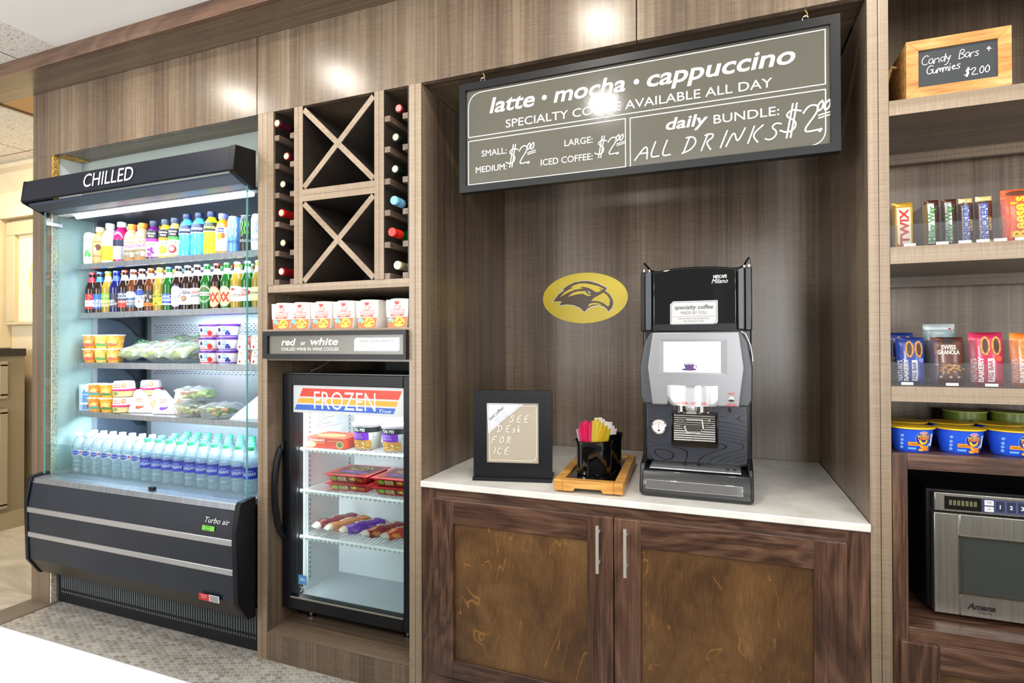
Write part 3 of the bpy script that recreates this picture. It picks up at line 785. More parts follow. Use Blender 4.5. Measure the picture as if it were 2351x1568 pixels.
def beer_art(*ops):
    def art(mb, mp):
        d = .0006
        for op in ops:
            k = op[0]
            if k == 'r': mb.rect(mp, -1.5 * RB if len(op) < 5 else op[4], 1.5 * RB if len(op) < 6 else op[5], op[1], op[2], M(op[3], .4), d, 14, 1)
            elif k == 'e': mb.ell(mp, op[1], op[2], op[3], op[4], M(op[5], .4), d)
            elif k == 't': mb.text(mp, op[1], op[2], op[3], op[4], M(op[5], .4), off=d, bold=op[6] if len(op) > 6 else 0, shear=op[7] if len(op) > 7 else 0, maxw=.06)
            elif k == 'x':
                for cx in (-.011, .009):
                    mb.stroke(mp, [(cx - .010, .032), (cx + .010, .072)], .007, M(op[1]), off=d); mb.stroke(mp, [(cx + .010, .032), (cx - .010, .072)], .007, M(op[1]), off=d + .0001)
            elif k == 'p': mb.pol(mp, op[1], M(op[2], .4), off=d)
            d += .0003
    return art
rn = random.Random(3)
squig = [('t', c, rn.uniform(-.03, .02), rn.uniform(.04, .085), .014, 'e9e6df') for c in 'SWAOGCS8&Q']
beers = [
 ('brown beer bottle with red and white label at left end of beer row', BROWN, beer_art(('r', .022, .098, 'd01f2e'), ('r', .034, .066, 'f3eee6', -.034, .02), ('t', 'Beer', -.006, .046, .010, '5a1a1a', 0, .3), ('p', [(-.02, .075), (0, .092), (.012, .08), (-.004, .072)], 'f6ead8')), 'c92a35', 'c02a30'),
 ('brown beer bottle with a bright blue label, second in the beer row', BROWN, beer_art(('r', .022, .095, '1f66d0'), ('t', 'BUD', -.004, .05, .016, 'ffffff', .04), ('t', 'LIGHT', 0, .031, .015, 'ffffff', .04), ('p', [(-.02, .072), (.03, .086), (.03, .078)], '6fa8ee')), '2d6fd6', '2a5fc0'),
 ('pale glass beer bottle with a lime green label', CLEARB, beer_art(('r', .03, .098, '6fb52c'), ('r', .03, .064, 'd8cf86'), ('t', 'LIME', 0, .076, .012, 'e9f4b8'), ('t', 'Lager', 0, .042, .012, '5c7a24', 0, .3)), 'dfe8d0', '8ab648'),
 ('dark cobalt beer bottle with a grey and navy label', COBALT, beer_art(('r', .022, .095, '232b46'), ('p', [(-.03, .07), (.03, .09), (.03, .066), (-.02, .058)], '8d96a8'), ('t', 'BUD', -.012, .05, .012, 'f0f2f6', .03), ('t', 'LIGHT', -.008, .035, .012, 'f0f2f6', .03)), '3a55d8', '2a3ab0'),
 ('dark beer bottle with a navy and red lager label', BROWN, beer_art(('r', .022, .1, '1d2f66'), ('r', .022, .058, 'c9342c'), ('t', 'SAMUEL', 0, .082, .011, 'f2ede4', .02, .2), ('t', 'ADAMS', 0, .066, .012, 'f2ede4', .02, .2), ('t', 'LAGER', 0, .046, .009, 'ffffff')), 'e8e8ee', 'd04030'),
 ('amber wheat beer bottle with a blue and cream moon label', AMBER, beer_art(('r', .022, .09, '2e5f8e'), ('e', 0, .083, .034, .017, '9cc7e6'), ('e', 0, .086, .03, .006, 'e9f1f4'), ('t', 'BLUE MOON', 0, .071, .009, 'f4f2e8', .02), ('t', 'BELGIAN', 0, .047, .011, 'f0e6cc', .02), ('t', 'WHITE', 0, .032, .011, 'f0e6cc', .02)), 'e9edf2', 'f2f2f2'),
 ('brown light beer bottle with a white and blue oval label', BROWN, beer_art(('e', 0, .063, .034, .046, 'eceff4'), ('e', 0, .092, .026, .015, '2746a0'), ('t', 'ULTRA', 0, .06, .015, '3a4468'), ('r', .043, .052, 'b8242c', -.004, .004)), 'e8eaf0', 'dfe3ea'),
 ('amber cider bottle with a black and white swirl label and orange base', AMBER, beer_art(('r', .024, .1, '26211e'), *squig[:7], ('r', .024, .040, 'e87a1e'), ('t', 'CIDER', .0, .028, .008, '5a2a0a')), 'f0e9dc', 'c8742a'),
 ('pale golden bottle with a bright yellow hand-drawn label', CLEARB, beer_art(('r', .026, .08, 'e9df1e'), ('t', 'LIMON', 0, .064, .012, '4a5a12', .03), ('t', 'shandy', 0, .048, .009, '4a5a12'), ('p', [(-.01, .085), (.0, .1), (.012, .098), (.004, .084)], 'f4e818'), ('p', [(-.012, .03), (-.004, .042), (.008, .032), (.0, .028)], '2a2a12')), 'eeeecc', 'e0d050'),
 ('green beer bottle with a blue and white island label', GREEN, beer_art(('r', .026, .08, '2456b8'), ('t', 'LAND', 0, .06, .013, 'f4f8ff', .02), ('t', 'LAGER', 0, .044, .012, 'f4f8ff', .02), ('r', .026, .034, 'e9eef8')), 'd4e4d4', '2f6fd0'),
 ('dark beer bottle with a large white light-beer oval', BROWN, beer_art(('e', 0, .065, .036, .052, '2c4f9e'), ('e', 0, .065, .0335, .049, 'eef1f6'), ('t', 'Sampling', 0, .075, .010, '6a7488', 0, .3), ('t', 'LIGHT', 0, .056, .014, '4c5a78'), ('t', 'BEER', 0, .042, .008, '4c5a78')), 'f2f2f4', 'f0f2f6'),
 ('dark beer bottle with a white label and navy lite lettering', BROWN, beer_art(('r', .024, .1, 'eef0f4'), ('t', 'Lite', 0, .074, .019, '1d2c5e', .03), ('e', -.004, .053, .012, .014, '24408a'), ('e', -.004, .053, .009, .011, 'c07a3c')), 'f3f3f3', 'e8ecf2'),
 ('dark beer bottle with a silver label and red script', BROWN, beer_art(('r', .024, .1, 'd6dae2'), ('t', 'Coors', .004, .074, .017, 'c8202c', .02, .3), ('t', 'LIGHT', .006, .058, .011, '38404e', .02), ('p', [(-.03, .026), (0, .052), (.03, .026)], '5f94d8')), 'e9ecf0', 'dfe3ea'),
 ('green beer bottle with a round green and white label', GREEN, beer_art(('e', 0, .07, .034, .044, '2f8f3c'), ('e', 0, .07, .029, .038, 'e6efe2'), ('e', 0, .07, .0255, .034, '1e7a32'), ('r', .062, .079, 'f2f5ee', -.034, .034), ('t', 'Heineken', 0, .066, .009, '1f5f2c', .02), ('e', -.0, .095, .005, .006, 'd83028')), 'd8e8d0', '3f9f48'),
 ('brown beer bottle with a gold label and two red crosses', BROWN, beer_art(('e', 0, .055, .034, .05, 'c8401f'), ('e', 0, .055, .031, .046, 'e6cf96'), ('x', 'd0281c')), 'f0e4d8', 'c03a28'),
 ('green beer bottle with a gold label and two red crosses', GREEN, beer_art(('e', 0, .055, .034, .05, '2f7f2c'), ('e', 0, .055, .031, .046, 'ead9a0'), ('x', 'd0281c')), 'dfe8cc', '3c8f38'),
 ('golden cider bottle with a white script label', AMBER if False else CLEARB, beer_art(('r', .03, .098, 'f2efe8'), ('e', -.006, .084, .010, .006, 'b82a2e'), ('t', 'Cidre', 0, .052, .016, '4a3a34', 0, .35)), 'f2eee2', 'e8dfc8'),
 ('green beer bottle with a white and red star label near the glass edge', GREEN, beer_art(('r', .03, .09, 'eef1ec'), ('e', 0, .068, .03, .015, 'c4262e'), ('t', 'STELLA', 0, .07, .009, 'ffffff', .02), ('t', 'ARTOIS', 0, .059, .008, 'ffffff', .02)), 'd9e6dd', 'e0e6dc'),
 ('pale bottle with a yellow and blue label at the right end of the beer row', CLEARB, beer_art(('r', .03, .09, 'efe6a4'), ('t', 'Corona', 0, .06, .012, '23386e', .02)), 'eeeedc', 'd8c060'),
]
BX = [-3.050 + i * .0622 for i in range(19)]
bproto = []
for i, (lab, gl, art, nk, cp) in enumerate(beers):
    bproto.append(beer(lab, BX[i], YF, gl, art, nk, cp, th=.55 - .02 * i + rn.uniform(-.1, .1)))
ORD = 'first second third fourth fifth sixth seventh eighth ninth tenth eleventh twelfth thirteenth fourteenth fifteenth sixteenth seventeenth eighteenth nineteenth'.split()
for i in range(18):
    dup(bproto[i], (BX[i] + .016, YF + .069, 1.4422), label='beer bottle in the second row behind the %s front bottle from the left' % ORD[i], group='second row of beer bottles')

# ------------------------------------------------------------------ third shelf: fruit cups, grape bags, yogurts
def fruit_cup(label, x, y, z, art_col, fruit, band, th=.45, R=.033, h=.066, group='fruit cups on the third shelf'):
    t = thing('fruit_cup', label, 'cup', (x, y, z), th, group)
    pr = [(R * .78, 0), (R * .80, .003), (R, h - .004), (R * 1.0, h)]
    MB().lathe(pr, noisy_cache(fruit), 24, sq=4).build('cup', t, local=True)
    MB().lathe([(R * 1.14, h - .001), (R * 1.14, h + .0025), (R * 1.1, h + .0035)], M('f6f7f5', .35), 24, sq=4).build('film_lid', t, local=True)
    mb = MB(); fr = lambda v: R * (.80 + .2 * v / h) + .0008
    mp = lambda u, v, d=0: Vector((u, -(fr(v) + d), v))
    w = R * .72
    mb.rect(mp, -w, w, .012, .052, M(art_col, .4), .0006); mb.rect(mp, -w, w, .012, .024, M(band, .4), .001)
    mb.pol(mp, [(-w * .9, .03), (-w * .1, .048), (w * .8, .04), (w * .2, .028)], M('f8d068', .4), .0012); mb.pol(mp, [(-w * .8, .027), (-w * .2, .031), (w * .1, .026), (-w * .4, .024)], M('c8301c', .4), .0015)
    mb.text(mp, 'naturals', 0, .027, .006, M('ffffff'), off=.0018, maxw=w * 1.7); mb.build('label', t, local=True)
    return t
_nc = {}
def noisy_cache(c):
    if c not in _nc: _nc[c] = noisy('fruit_' + c[0], list(zip((.3, .5, .7), c)), 60, 3, .2)
    return _nc[c]
ORA, PEA, PCH = ('d4700f', 'ea9420', 'f6b94c'), ('c7b23c', 'dccb62', 'efe39a'), ('e08e1c', 'f0ab34', 'f8cf78')
for r, (y, zz) in enumerate(((.150, 1.1902), (.150, 1.2604))):
    lv = ('lower', 'upper')[r]
    fruit_cup('orange fruit cup with a red band, left of the %s layer on the third shelf' % lv, -3.045, y, zz, 'e8801a', ORA, 'c8402a')
    fruit_cup('pale green fruit cup with a green band, middle of the %s layer' % lv, -2.955, y, zz, 'c8bb46', PEA, '4f9a2e')
    fruit_cup('golden fruit cup with an orange band, right of the %s layer' % lv, -2.865, y, zz, 'eda832', PCH, 'd8602a')

def pillow(nx, ny, L, W, T, f, seam=.0):
    """closed cushion-like pouch lying in x-y, local origin at its centre"""
    vs, fs = [], []
    for sgn in (1, -1):
        for j in range(ny + 1):
            for i in range(nx + 1):
                u, v = i / nx * 2 - 1, j / ny * 2 - 1
                e = max(0, (1 - abs(u) ** 3)) ** .6 * max(0, (1 - abs(v) ** 4)) ** .6
                vs.append((u * L / 2, v * W / 2, sgn * T / 2 * e + f(u, v)))
        k = (sgn == -1) * (nx + 1) * (ny + 1)
        for j in range(ny):
            for i in range(nx):
                q = (k + j * (nx + 1) + i, k + j * (nx + 1) + i + 1, k + (j + 1) * (nx + 1) + i + 1, k + (j + 1) * (nx + 1) + i)
                fs.append(q if sgn == 1 else tuple(reversed(q)))
    return vs, fs
GRAPE = noisy('grape_skin', [(.3, '8ba126'), (.5, 'a9bb3c'), (.7, 'c6d066')], 14, 2, .25)
BAGF = wobble(thin_glass('produce_bag', 'eef4ef', 1.55, .10, .30, 'f4f8f4', 1.6), 1, (40, 40, 40), .9)
def grape_bag(label, x, y, z, w, rz, tilt, seed):
    t = thing('grape_bag', label, 'bag of grapes', (x, y, z), rz, 'bags of green grapes on the third shelf')
    rn = random.Random(seed); xf = Matrix.Rotation(tilt, 4, 'X')
    vs, fs = pillow(14, 12, w, .16, .066, lambda u, v: .006 * math.sin(5 * u + seed) * math.cos(4 * v))
    vs = [(a + .006 * math.sin(9 * b / .2), b + .075, c + .032) for a, b, c in vs]
    MB().add(vs, fs, BAGF, xf).build('bag', t, local=True)
    mb = MB()
    for i in range(34):
        a, b = rn.uniform(-.38, .38) * w, rn.uniform(.012, .085)
        mb.ball((a, b, .020 + rn.uniform(0, .022)), rn.uniform(.0095, .012), GRAPE, 8, 6, xf)
    o = mb.build('grapes', t, local=True); o['kind'] = 'stuff'
    mb = MB(); mp = lambda u, v, d=0: xf @ Vector((u, v + .075, .033 + .0345 * max(0, 1 - (abs(u) / (w / 2)) ** 3) ** .6 * max(0, 1 - abs(v / .08) ** 4) ** .6 + d + .006 * math.sin(5 * u / w * 2 + seed) * math.cos(4 * v / .08)))
    mb.text(mp, 'GRAPES', .0, .03, .016, M('2f8a44'), off=.004, maxw=w * .6)
    for i in range(9): mb.ell(mp, rn.uniform(-.35, .35) * w, rn.uniform(-.01, .055), .006, .005, M(rn.choice(['3f9a4c', 'd84a5c', '6fb45c', '3f9a4c'])), off=.004, n=8, rings=1)
    mb.build('print', t, local=True); return t
grape_bag('grape bag at the left end of the front row of bags', -2.735, .125, 1.193, .15, -.06, .42, 1)
grape_bag('grape bag in the middle of the front row of bags', -2.578, .128, 1.193, .15, .0, .50, 2)
grape_bag('grape bag beside the purple yogurt tubs', -2.418, .128, 1.193, .15, .04, .46, 3)
grape_bag('grape bag with a raised top behind the left front bags', -2.655, .288, 1.193, .15, .0, .78, 4)
grape_bag('grape bag with a raised top behind the right front bags', -2.49, .288, 1.193, .15, .0, .82, 5)
STRAW, BLUEB = ('c9263a', 'strawberry'), ('3b3fb0', 'blueberry')
def yogurt(label, x, y, z, fr):
    t = thing('yogurt_tub', label, 'yogurt', (x, y, z), .45, 'purple-lidded yogurt tubs')
    R = .048; f = lambda v: R * (.86 + .14 * v / .048)
    MB().lathe([(R * .84, 0), (R * .87, .002), (R, .046), (R, .050)], M('eef0f4', .35), 28).build('tub', t, local=True)
    MB().lathe([(R * 1.05, .0495), (R * 1.06, .051), (R * 1.06, .0585), (R * 1.02, .0605), (R * .9, .0605)], M('5a2f96', .3), 28).build('lid', t, local=True)
    mb = MB(); mp = cyl(f); mb.rect(mp, -2.6 * R, 2.6 * R, .003, .008, M(fr[0] if fr is STRAW else '5b3fb0', .4), .0006, 20, 1)
    mb.ell(mp, -.026, .032, .0085, .0095, M('3d2f7c'), .0008, 14); mb.rect(mp, -.010, .006, .024, .044, M('5fb0e4'), .0008, 3)
    rn = random.Random(fr[1])
    if fr is STRAW: mb.ell(mp, .014, .019, .011, .011, M('d42a2a'), .0009, 12); mb.pol(mp, [(.006, .028), (.014, .034), (.022, .028), (.014, .026)], M('3f8a2c'), .0012)
    else:
        for i, (a, b) in enumerate(((.008, .016), (.018, .015), (.013, .024))): mb.ell(mp, a, b, .0068, .0068, M('34399c'), .0009 + i * .0002, 12)
    mb.text(mp, 'lite & fit', -.018, .012, .007, M('5a5f98'), off=.001); mb.text(mp, '80', -.002, .031, .009, M('ffffff'), off=.0012)
    mb.build('print', t, local=True); return t
for i in range(3):
    lv = ('bottom', 'middle', 'top')[i]
    yogurt('purple-lidded strawberry yogurt tub, %s of its stack of three' % lv, -2.228, .160, 1.1902 + i * .0610, STRAW)
    yogurt('purple-lidded blueberry yogurt tub, %s of its stack of three' % lv, -2.117, .160, 1.1902 + i * .0610, BLUEB)
def yoplait(label, x, y, z, c):
    t = thing('yogurt_cup', label, 'yogurt', (x, y, z), .45, 'white and red yogurt cups at the shelf end')
    f = lambda v: .036 - .007 * v / .062
    MB().lathe([(.035, 0), (.036, .003), (.0295, .060), (.031, .062)], M('f4f2f0', .35), 24).build('cup', t, local=True)
    MB().lathe([(.0325, .0620), (.0325, .0632), (.03, .0642)], M('dfe3e8', .3, .4), 24).build('foil_lid', t, local=True)
    mb = MB(); mp = cyl(f); mb.pol(mp, [(.006, .004), (.014, .02), (.018, .04), (.019, .06), (.03, .06), (.032, .03), (.034, .004)], M(c, .4), .0009)
    mb.text(mp, 'original', -.010, .034, .006, M('8a8f98'), off=.001); mb.ell(mp, -.014, .012, .006, .006, M('cf2b2e'), .0009, 10); mb.ell(mp, -.008, .05, .004, .004, M('e8902c'), .0009, 8)
    mb.build('print', t, local=True); return t
for i in range(2):
    for j in range(2):
        yoplait('white yogurt cup with red swoosh, %s layer, %s the glass edge' % (('lower', 'upper')[i], ('left of', 'right of')[j]), -2.012 + j * .081, .158, 1.1902 + i * .0648, 'd0202c')

# ------------------------------------------------------------------ fourth shelf: snack packs, fruit cups, hummus cups, wraps, salads
def snack_pack(label, x, y, z, rz):
    t = thing('snack_pack', label, 'snack pack', (x, y, z), rz, 'upright snack packs on the fourth shelf')
    B(-.034, .034, -.008, .010, 0, .135, M('3a4f6c', .4)).build('tray', t, .006, local=True)
    mb = MB(); mp = front(-.0082); mb.rect(mp, -.034, .034, .0, .135, M('a8c4dc', .4), .0002); mb.rect(mp, -.016, .020, .005, .105, M('4f8fc4'), .0008)
    mb.text(mp, 'P3', -.003, .098, .026, M('f4f4f0'), off=.0012, bold=.05); mb.rect(mp, -.03, .03, .03, .04, M('d9e6f0'), .0012); mb.text(mp, 'protein', .0, .078, .008, M('eef4f8'), off=.0014)
    mb.ell(mp, .018, .022, .012, .016, M('a02a34'), .0012, 12); mb.build('film_label', t, local=True); return t
snack_pack('blue and silver snack pack standing at the left end of the fourth shelf', -3.062, .135, .9425, .35)
snack_pack('blue snack pack standing behind the fruit cups', -2.985, .225, .9425, .15)
for r in range(2):
    lv = ('lower', 'upper')[r]
    fruit_cup('peach fruit cup with teal band, left, %s layer of the fourth shelf' % lv, -2.987, .140, .9422 + r * .0702, 'e07a1e', ORA, '2f9a8c', group='fruit cups on the fourth shelf')
    fruit_cup('golden fruit cup with dark green band, right, %s layer of the fourth shelf' % lv, -2.897, .140, .9422 + r * .0702, 'eda832', PCH, '3f7f2e', group='fruit cups on the fourth shelf')
CLEAR = thin_glass('clear_plastic', 'f1f5f5', 1.5, .05, .16, 'ffffff', 1.4).m
def hummus(label, x, y, z):
    t = thing('hummus_cup', label, 'snack cup', (x, y, z), .45, 'hummus and pretzel cups on the fourth shelf')
    MB().lathe([(.040, 0), (.046, .003), (.048, .030)], M('cfc08a', .3), 26).build('dip_cup', t, local=True)
    MB().lathe([(.050, .030), (.052, .032), (.052, .038), (.049, .040)], M('d32a72', .35), 26).build('pink_band', t, local=True)
    MB().lathe([(.048, .040), (.045, .070), (.041, .077), (.02, .078)], M('efe9e2', .3), 26).build('dome', t, local=True)
    mb = MB(); f = lambda v: .048 - .003 * (v - .04) / .03; mp = cyl(f)
    mb.ell(mp, .022, .058, .009, .012, M('c9721f'), .0008, 12); mb.ell(mp, .022, .058, .004, .006, M('f2e3c0'), .0012, 10); mb.text(mp, 'Sabra', -.008, .056, .011, M('a3202c'), off=.001, shear=.2)
    mb.rect(mp, -.03, .01, .046, .050, M('c8502c'), .0008, 5); mb.ell(cyl(.0475), -.015, .018, .012, .008, M('6f9a3c'), .0008, 12); mb.build('print', t, local=True); return t
for i, (x, y) in enumerate(((-2.795, .145), (-2.74, .245))):
    for j in range(2): hummus('hummus cup with pink band, %s of the stack %s' % (('bottom', 'top')[j], ('beside the fruit cups', 'further back')[i]), x, y, .9422 + j * .0785)
PAPER = noisy('wrapper_paper', [(.3, 'e9e7e4'), (.7, 'fbfaf8')], 20, 3, .35)
BREAD = noisy('bread', [(.3, 'b98d55'), (.6, 'd9b988'), (.75, 'e9d7b4')], 50, 3, .7)
def wrap_pack(label, x, y, z, rz, seed):
    t = thing('wrapped_sandwich', label, 'sandwich', (x, y, z), rz, 'white wrapped sandwiches on the fourth shelf')
    pts = [(-.068, 0), (.074, .0), (.05, .055), (-.01, .118), (-.03, .112)]
    MB().prism(pts, 'y', -.014, .014, PAPER).build('wrapper', t, .008, local=True)
    MB().prism([(.078, 0), (.088, .01), (.058, .066), (.05, .056)], 'y', -.011, .011, BREAD).build('bread_edge', t, .004, local=True)
    mb = MB(); mp = front(-.0142); mb.rect(mp, -.03, .035, .012, .045, M('f7f7f8', .4), .0004)
    mb.pol(mp, [(-.022, .024), (-.008, .020), (.02, .03), (.024, .042), (.012, .036), (-.02, .036)], M('7a3fc0' if seed % 2 else 'c8502c'), .0008)
    for i in range(3): mb.rect(mp, -.02, .02 - i * .006, .07 - i * .007, .073 - i * .007, M('c8785a'), .0006)
    mb.build('sticker', t, local=True); return t
wrap_pack('white wrapped sandwich leaning at the left of the sandwiches', -2.675, .150, .9425, .25, 2)
wrap_pack('white wrapped sandwich with an orange mark behind the left one', -2.62, .205, .9425, .25, 4)
wrap_pack('white wrapped sandwich with a purple sticker', -2.508, .150, .9425, .25, 1)
wrap_pack('white wrapped sandwich half hidden behind the purple sticker one', -2.475, .215, .9425, .25, 6)
LEAF = noisy('salad_leaf', [(.3, '3f6f24'), (.45, '84a53c'), (.6, 'c6cf86'), (.75, 'eef0d8')], 40, 4, .4)
LEAF_D = noisy('spinach_leaf', [(.3, '1f4a1c'), (.5, '3f7a2a'), (.7, '7fae4c')], 40, 4, .4)
def salad(label, x, y, z, w, rz, leaf, extra):
    t = thing('salad_tray', label, 'salad', (x, y, z), rz, 'clear salad trays on the fourth shelf')
    MB().lathe([(w * .40, 0), (w * .44, .003), (w * .5, .046), (w * .53, .048), (w * .53, .051), (w * .47, .060), (w * .3, .064)], CLEAR, 28, sq=5).build('tray', t, local=True)
    rn = random.Random(label); mb = MB()
    for i in range(26):
        a, b = rn.uniform(-.33, .33) * w, rn.uniform(-.33, .33) * w
        mb.ball((a, b, rn.uniform(.014, .042)), (rn.uniform(.012, .024), rn.uniform(.012, .022), rn.uniform(.006, .013)), leaf if rn.random() < .7 else LEAF, 8, 5, None)
    for i in range(5): mb.ball((rn.uniform(-.3, .3) * w, rn.uniform(-.36, -.1) * w, rn.uniform(.02, .04)), (.012, .010, .008), M(extra, .4), 8, 5)
    o = mb.build('salad_leaves', t, local=True); o['kind'] = 'stuff'
    vs, fs = pillow(10, 10, w * .8, w * .8, .018, lambda u, v: .004 * math.sin(7 * u + 3 * v))
    MB().add([(a, b, c + .060) for a, b, c in vs], fs, FILM).build('film', t, local=True)
    return t
salad('lettuce salad tray at the bottom of the salad stack', -2.335, .165, .9425, .15, .35, LEAF, 'd8c8b0')
salad('lettuce salad tray resting on top of another salad tray', -2.325, .168, 1.0145, .15, .28, LEAF, 'b86a5c')
salad('dark spinach salad tray with orange pieces beside the white card', -2.165, .160, .9425, .15, .3, LEAF_D, 'e88a4c')
t = thing('white_card', 'white card leaning at the right end of the fourth shelf', 'card', (-2.0, .15, .9425), .4)
MB().prism([(-.075, 0), (.075, .0), (.075, .115), (.065, .115)], 'y', -.0015, .0015, M('fafafa', .5)).build('card', t, local=True)

# ------------------------------------------------------------------ water bottles in the well
WPR = smooth_prof([(.026, 0), (.031, .005), (.0305, .028), (.0318, .036), (.0302, .046), (.0316, .056), (.030, .066), (.031, .075), (.031, .115), (.0318, .122), (.0305, .135), (.024, .160), (.0145, .176), (.0125, .182), (.0125, .186)], 3)
CAPG = M('49c48c', .4); CAPW = M('f4f6f8', .4)
def water(kind, th):
    t = thing('water_bottle', 'x', 'water bottle', (0, 0, 0), th)
    MB().lathe(WPR, PET, 20).build('body', t, local=True)
    MB().lathe([(.0145, .183), (.0152, .1845), (.0152, .198), (.0140, .200)], CAPG if kind == 'g' else CAPW, 18).build('cap', t, local=True)
    mb = MB(); mp = cyl(.0312)
    if kind == 'g':
        mb.rect(mp, -2.9 * .0312, 2.9 * .0312, .064, .112, M('1236c8', .35), .0006, 24, 1); mb.rect(mp, -2.9 * .0312, 2.9 * .0312, .104, .112, M('10248a', .35), .0009, 24, 1)
        mb.text(mp, 'DASANI', .0, .078, .0135, M('eef4ff'), off=.0013, bold=.01, width=.05); mb.rect(mp, -.014, .014, .097, .0985, M('dfe8ff'), .0012, 4)
    else:
        mb.rect(mp, -2.9 * .0312, 2.9 * .0312, .088, .116, M('dfeaf4', .35), .0006, 24, 1); mb.ell(mp, 0, .102, .019, .012, M('2a3fc8', .35), .0009, 16)
        mb.text(mp, 'Pure Life', 0, .099, .0075, M('f4f8ff'), off=.0013, shear=.25, maxw=.034); mb.ell(mp, .026, .103, .006, .006, M('e0417c'), .0009, 10)
    mb.build('label', t, local=True); return t
wp, gp = water('w', .35), water('g', .45)
first = {'w': wp, 'g': gp}; used = set()
def put_water(kind, x, y, th, label, group):
    if kind in used: return dup(first[kind], (x, y, .6372), th, label, group)
    used.add(kind); o = first[kind]; o.location = (x, y, .6372); o.rotation_euler = (0, 0, th); o['label'] = label; o['group'] = group
ROWN = ['front', 'second', 'third', 'fourth']
for r in range(2):
    for i in range(7):
        put_water('w', -3.045 + i * .0715 + r * .004, .092 + r * .068, .35 + .12 * math.sin(i * 2.1 + r),
                  'white-capped water bottle, %s from left in the %s row' % (ORD[i], ROWN[r]), 'white-capped water bottles in the well')
for r in range(4):
    for i in range(10):
        put_water('g', -2.545 + i * .0708 + r * .003, .088 + r * .0675, .5 + .25 * math.sin(i * 1.7 + r * 2),
                  'green-capped water bottle, %s from left in the %s row' % (ORD[i], ROWN[r]), 'green-capped water bottles in the well')

# ------------------------------------------------------------------ wine rack and wine
rk = thing('wine_rack', 'grey-brown wooden wine rack with two X compartments above the noodle shelf', 'wine rack', (-1.397, .2, 1.487))
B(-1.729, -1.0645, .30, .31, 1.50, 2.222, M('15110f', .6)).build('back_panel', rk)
B(-1.729, -1.0645, .003, .31, 1.487, 1.518, EDGE_X).build('bottom_shelf', rk, .001)
def upright(x0, x1):
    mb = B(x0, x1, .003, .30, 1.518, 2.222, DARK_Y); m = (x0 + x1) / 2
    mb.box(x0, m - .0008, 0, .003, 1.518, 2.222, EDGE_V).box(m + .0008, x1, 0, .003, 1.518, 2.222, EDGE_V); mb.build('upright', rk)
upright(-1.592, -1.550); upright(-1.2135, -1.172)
B(-1.729, -1.6985, .0, .30, 1.518, 2.222, EDGE_V).build('side_liner', rk); B(-1.6985, -1.697, .01, .3, 1.518, 2.222, DARK_Y).build('dark_liner', rk); B(-1.0685, -1.0645, .0, .3, 1.518, 2.222, DARK_Y).build('side_liner', rk)
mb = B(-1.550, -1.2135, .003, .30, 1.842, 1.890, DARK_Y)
mb.box(-1.550, -1.2135, 0, .003, 1.842, 1.8655, EDGE_X).box(-1.550, -1.2135, 0, .003, 1.8667, 1.890, EDGE_X); mb.build('middle_shelf', rk)
def slat(xa, za, xb, zb, y0):
    L = math.hypot(xb - xa, zb - za); nx, nz = -(zb - za) / L * .011, (xb - xa) / L * .011
    pts = [(xa + nx, za + nz), (xa - nx, za - nz), (xb - nx, zb - nz), (xb + nx, zb + nz)]
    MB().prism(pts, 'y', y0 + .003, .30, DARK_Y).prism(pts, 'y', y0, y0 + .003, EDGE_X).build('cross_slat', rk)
for z0, z1 in ((1.518, 1.842), (1.890, 2.215)):
    slat(-1.545, z0 + .008, -1.2185, z1 - .008, .001)
    xm, zm = (-1.545 - 1.2185) / 2, (z0 + z1) / 2
    slat(-1.545, z1 - .008, xm - .008, zm + .008, .0015); slat(xm + .008, zm - .008, -1.2185, z0 + .008, .0015)
RAIL = walnut('rail_wood', 1, [(.3, '4a3b31'), (.55, '6f5c4c'), (.8, '8f7c6a')], .5)
for k, z in enumerate((2.115, 2.0, 1.881, 1.764, 1.645, 1.529)):
    for x0, x1 in ((-1.697, -1.672), (-1.617, -1.592), (-1.172, -1.147), (-1.0935, -1.0685)):
        B(x0, x1, .004, .28, z - .011, z + .011, RAIL).build('rail', rk, .001)
# wine bottles lie in the rails, neck to the front
def wine(label, x, z, y0, foil, end, glass, screw=False):
    t = thing('wine_bottle', label, 'wine bottle', (x, y0, z), 0, 'wine bottles in the rack')
    xf = Matrix.Rotation(-PI / 2, 4, 'X')   # local z -> +y
    pr = smooth_prof([(.0150, .055), (.0150, .075), (.022, .10), (.033, .125), (.036, .15), (.036, .255), (.03, .262)], 4)
    MB().lathe(pr, glass, 22, xf=xf).build('body', t, local=True)
    if screw: MB().lathe([(.0155, .0), (.0165, .002), (.0165, .022), (.0158, .0235), (.0165, .025), (.0165, .056)], M(foil, .35), 22, xf=xf).build('screw_cap', t, local=True)
    else:
        MB().lathe([(.0125, .0), (.0152, .0), (.0165, .003), (.0165, .014), (.0152, .017), (.0155, .06)], M(foil, .3, .2), 22, xf=xf).build('foil', t, local=True)
        MB().lathe([(.0005, -.0012), (.0118, -.0012), (.0122, .002)], M(end, .6), 18, xf=xf).build('cork_end', t, local=True)
    return t
zs = [2.115, 2.0, 1.881, 1.764, 1.645, 1.529]; dz = .0395
LW = [('maroon wine bottle with gold cork at the top left of the rack', -.035, '4a1020', 'd9cf9a'), ('wine bottle with a maroon neck, second down on the left side', .015, '6a1a2c', 'd8bf98'),
      ('black-necked wine bottle, third down on the left side', -.004, '14141c', 'ddc9a0'), ('red-necked wine bottle, fourth down on the left side', -.012, 'b81a1c', 'dcc69a'),
      ('black-necked wine bottle, fifth down on the left side', -.003, '1c1512', 'd8c096'), ('red-necked wine bottle at the bottom left of the rack', -.012, '94141c', 'e3d6b8')]
for (lab, y, fo, en), z in zip(LW, zs): wine(lab, -1.645, z + dz, y, fo, en, BROWN if False else DKGREEN)
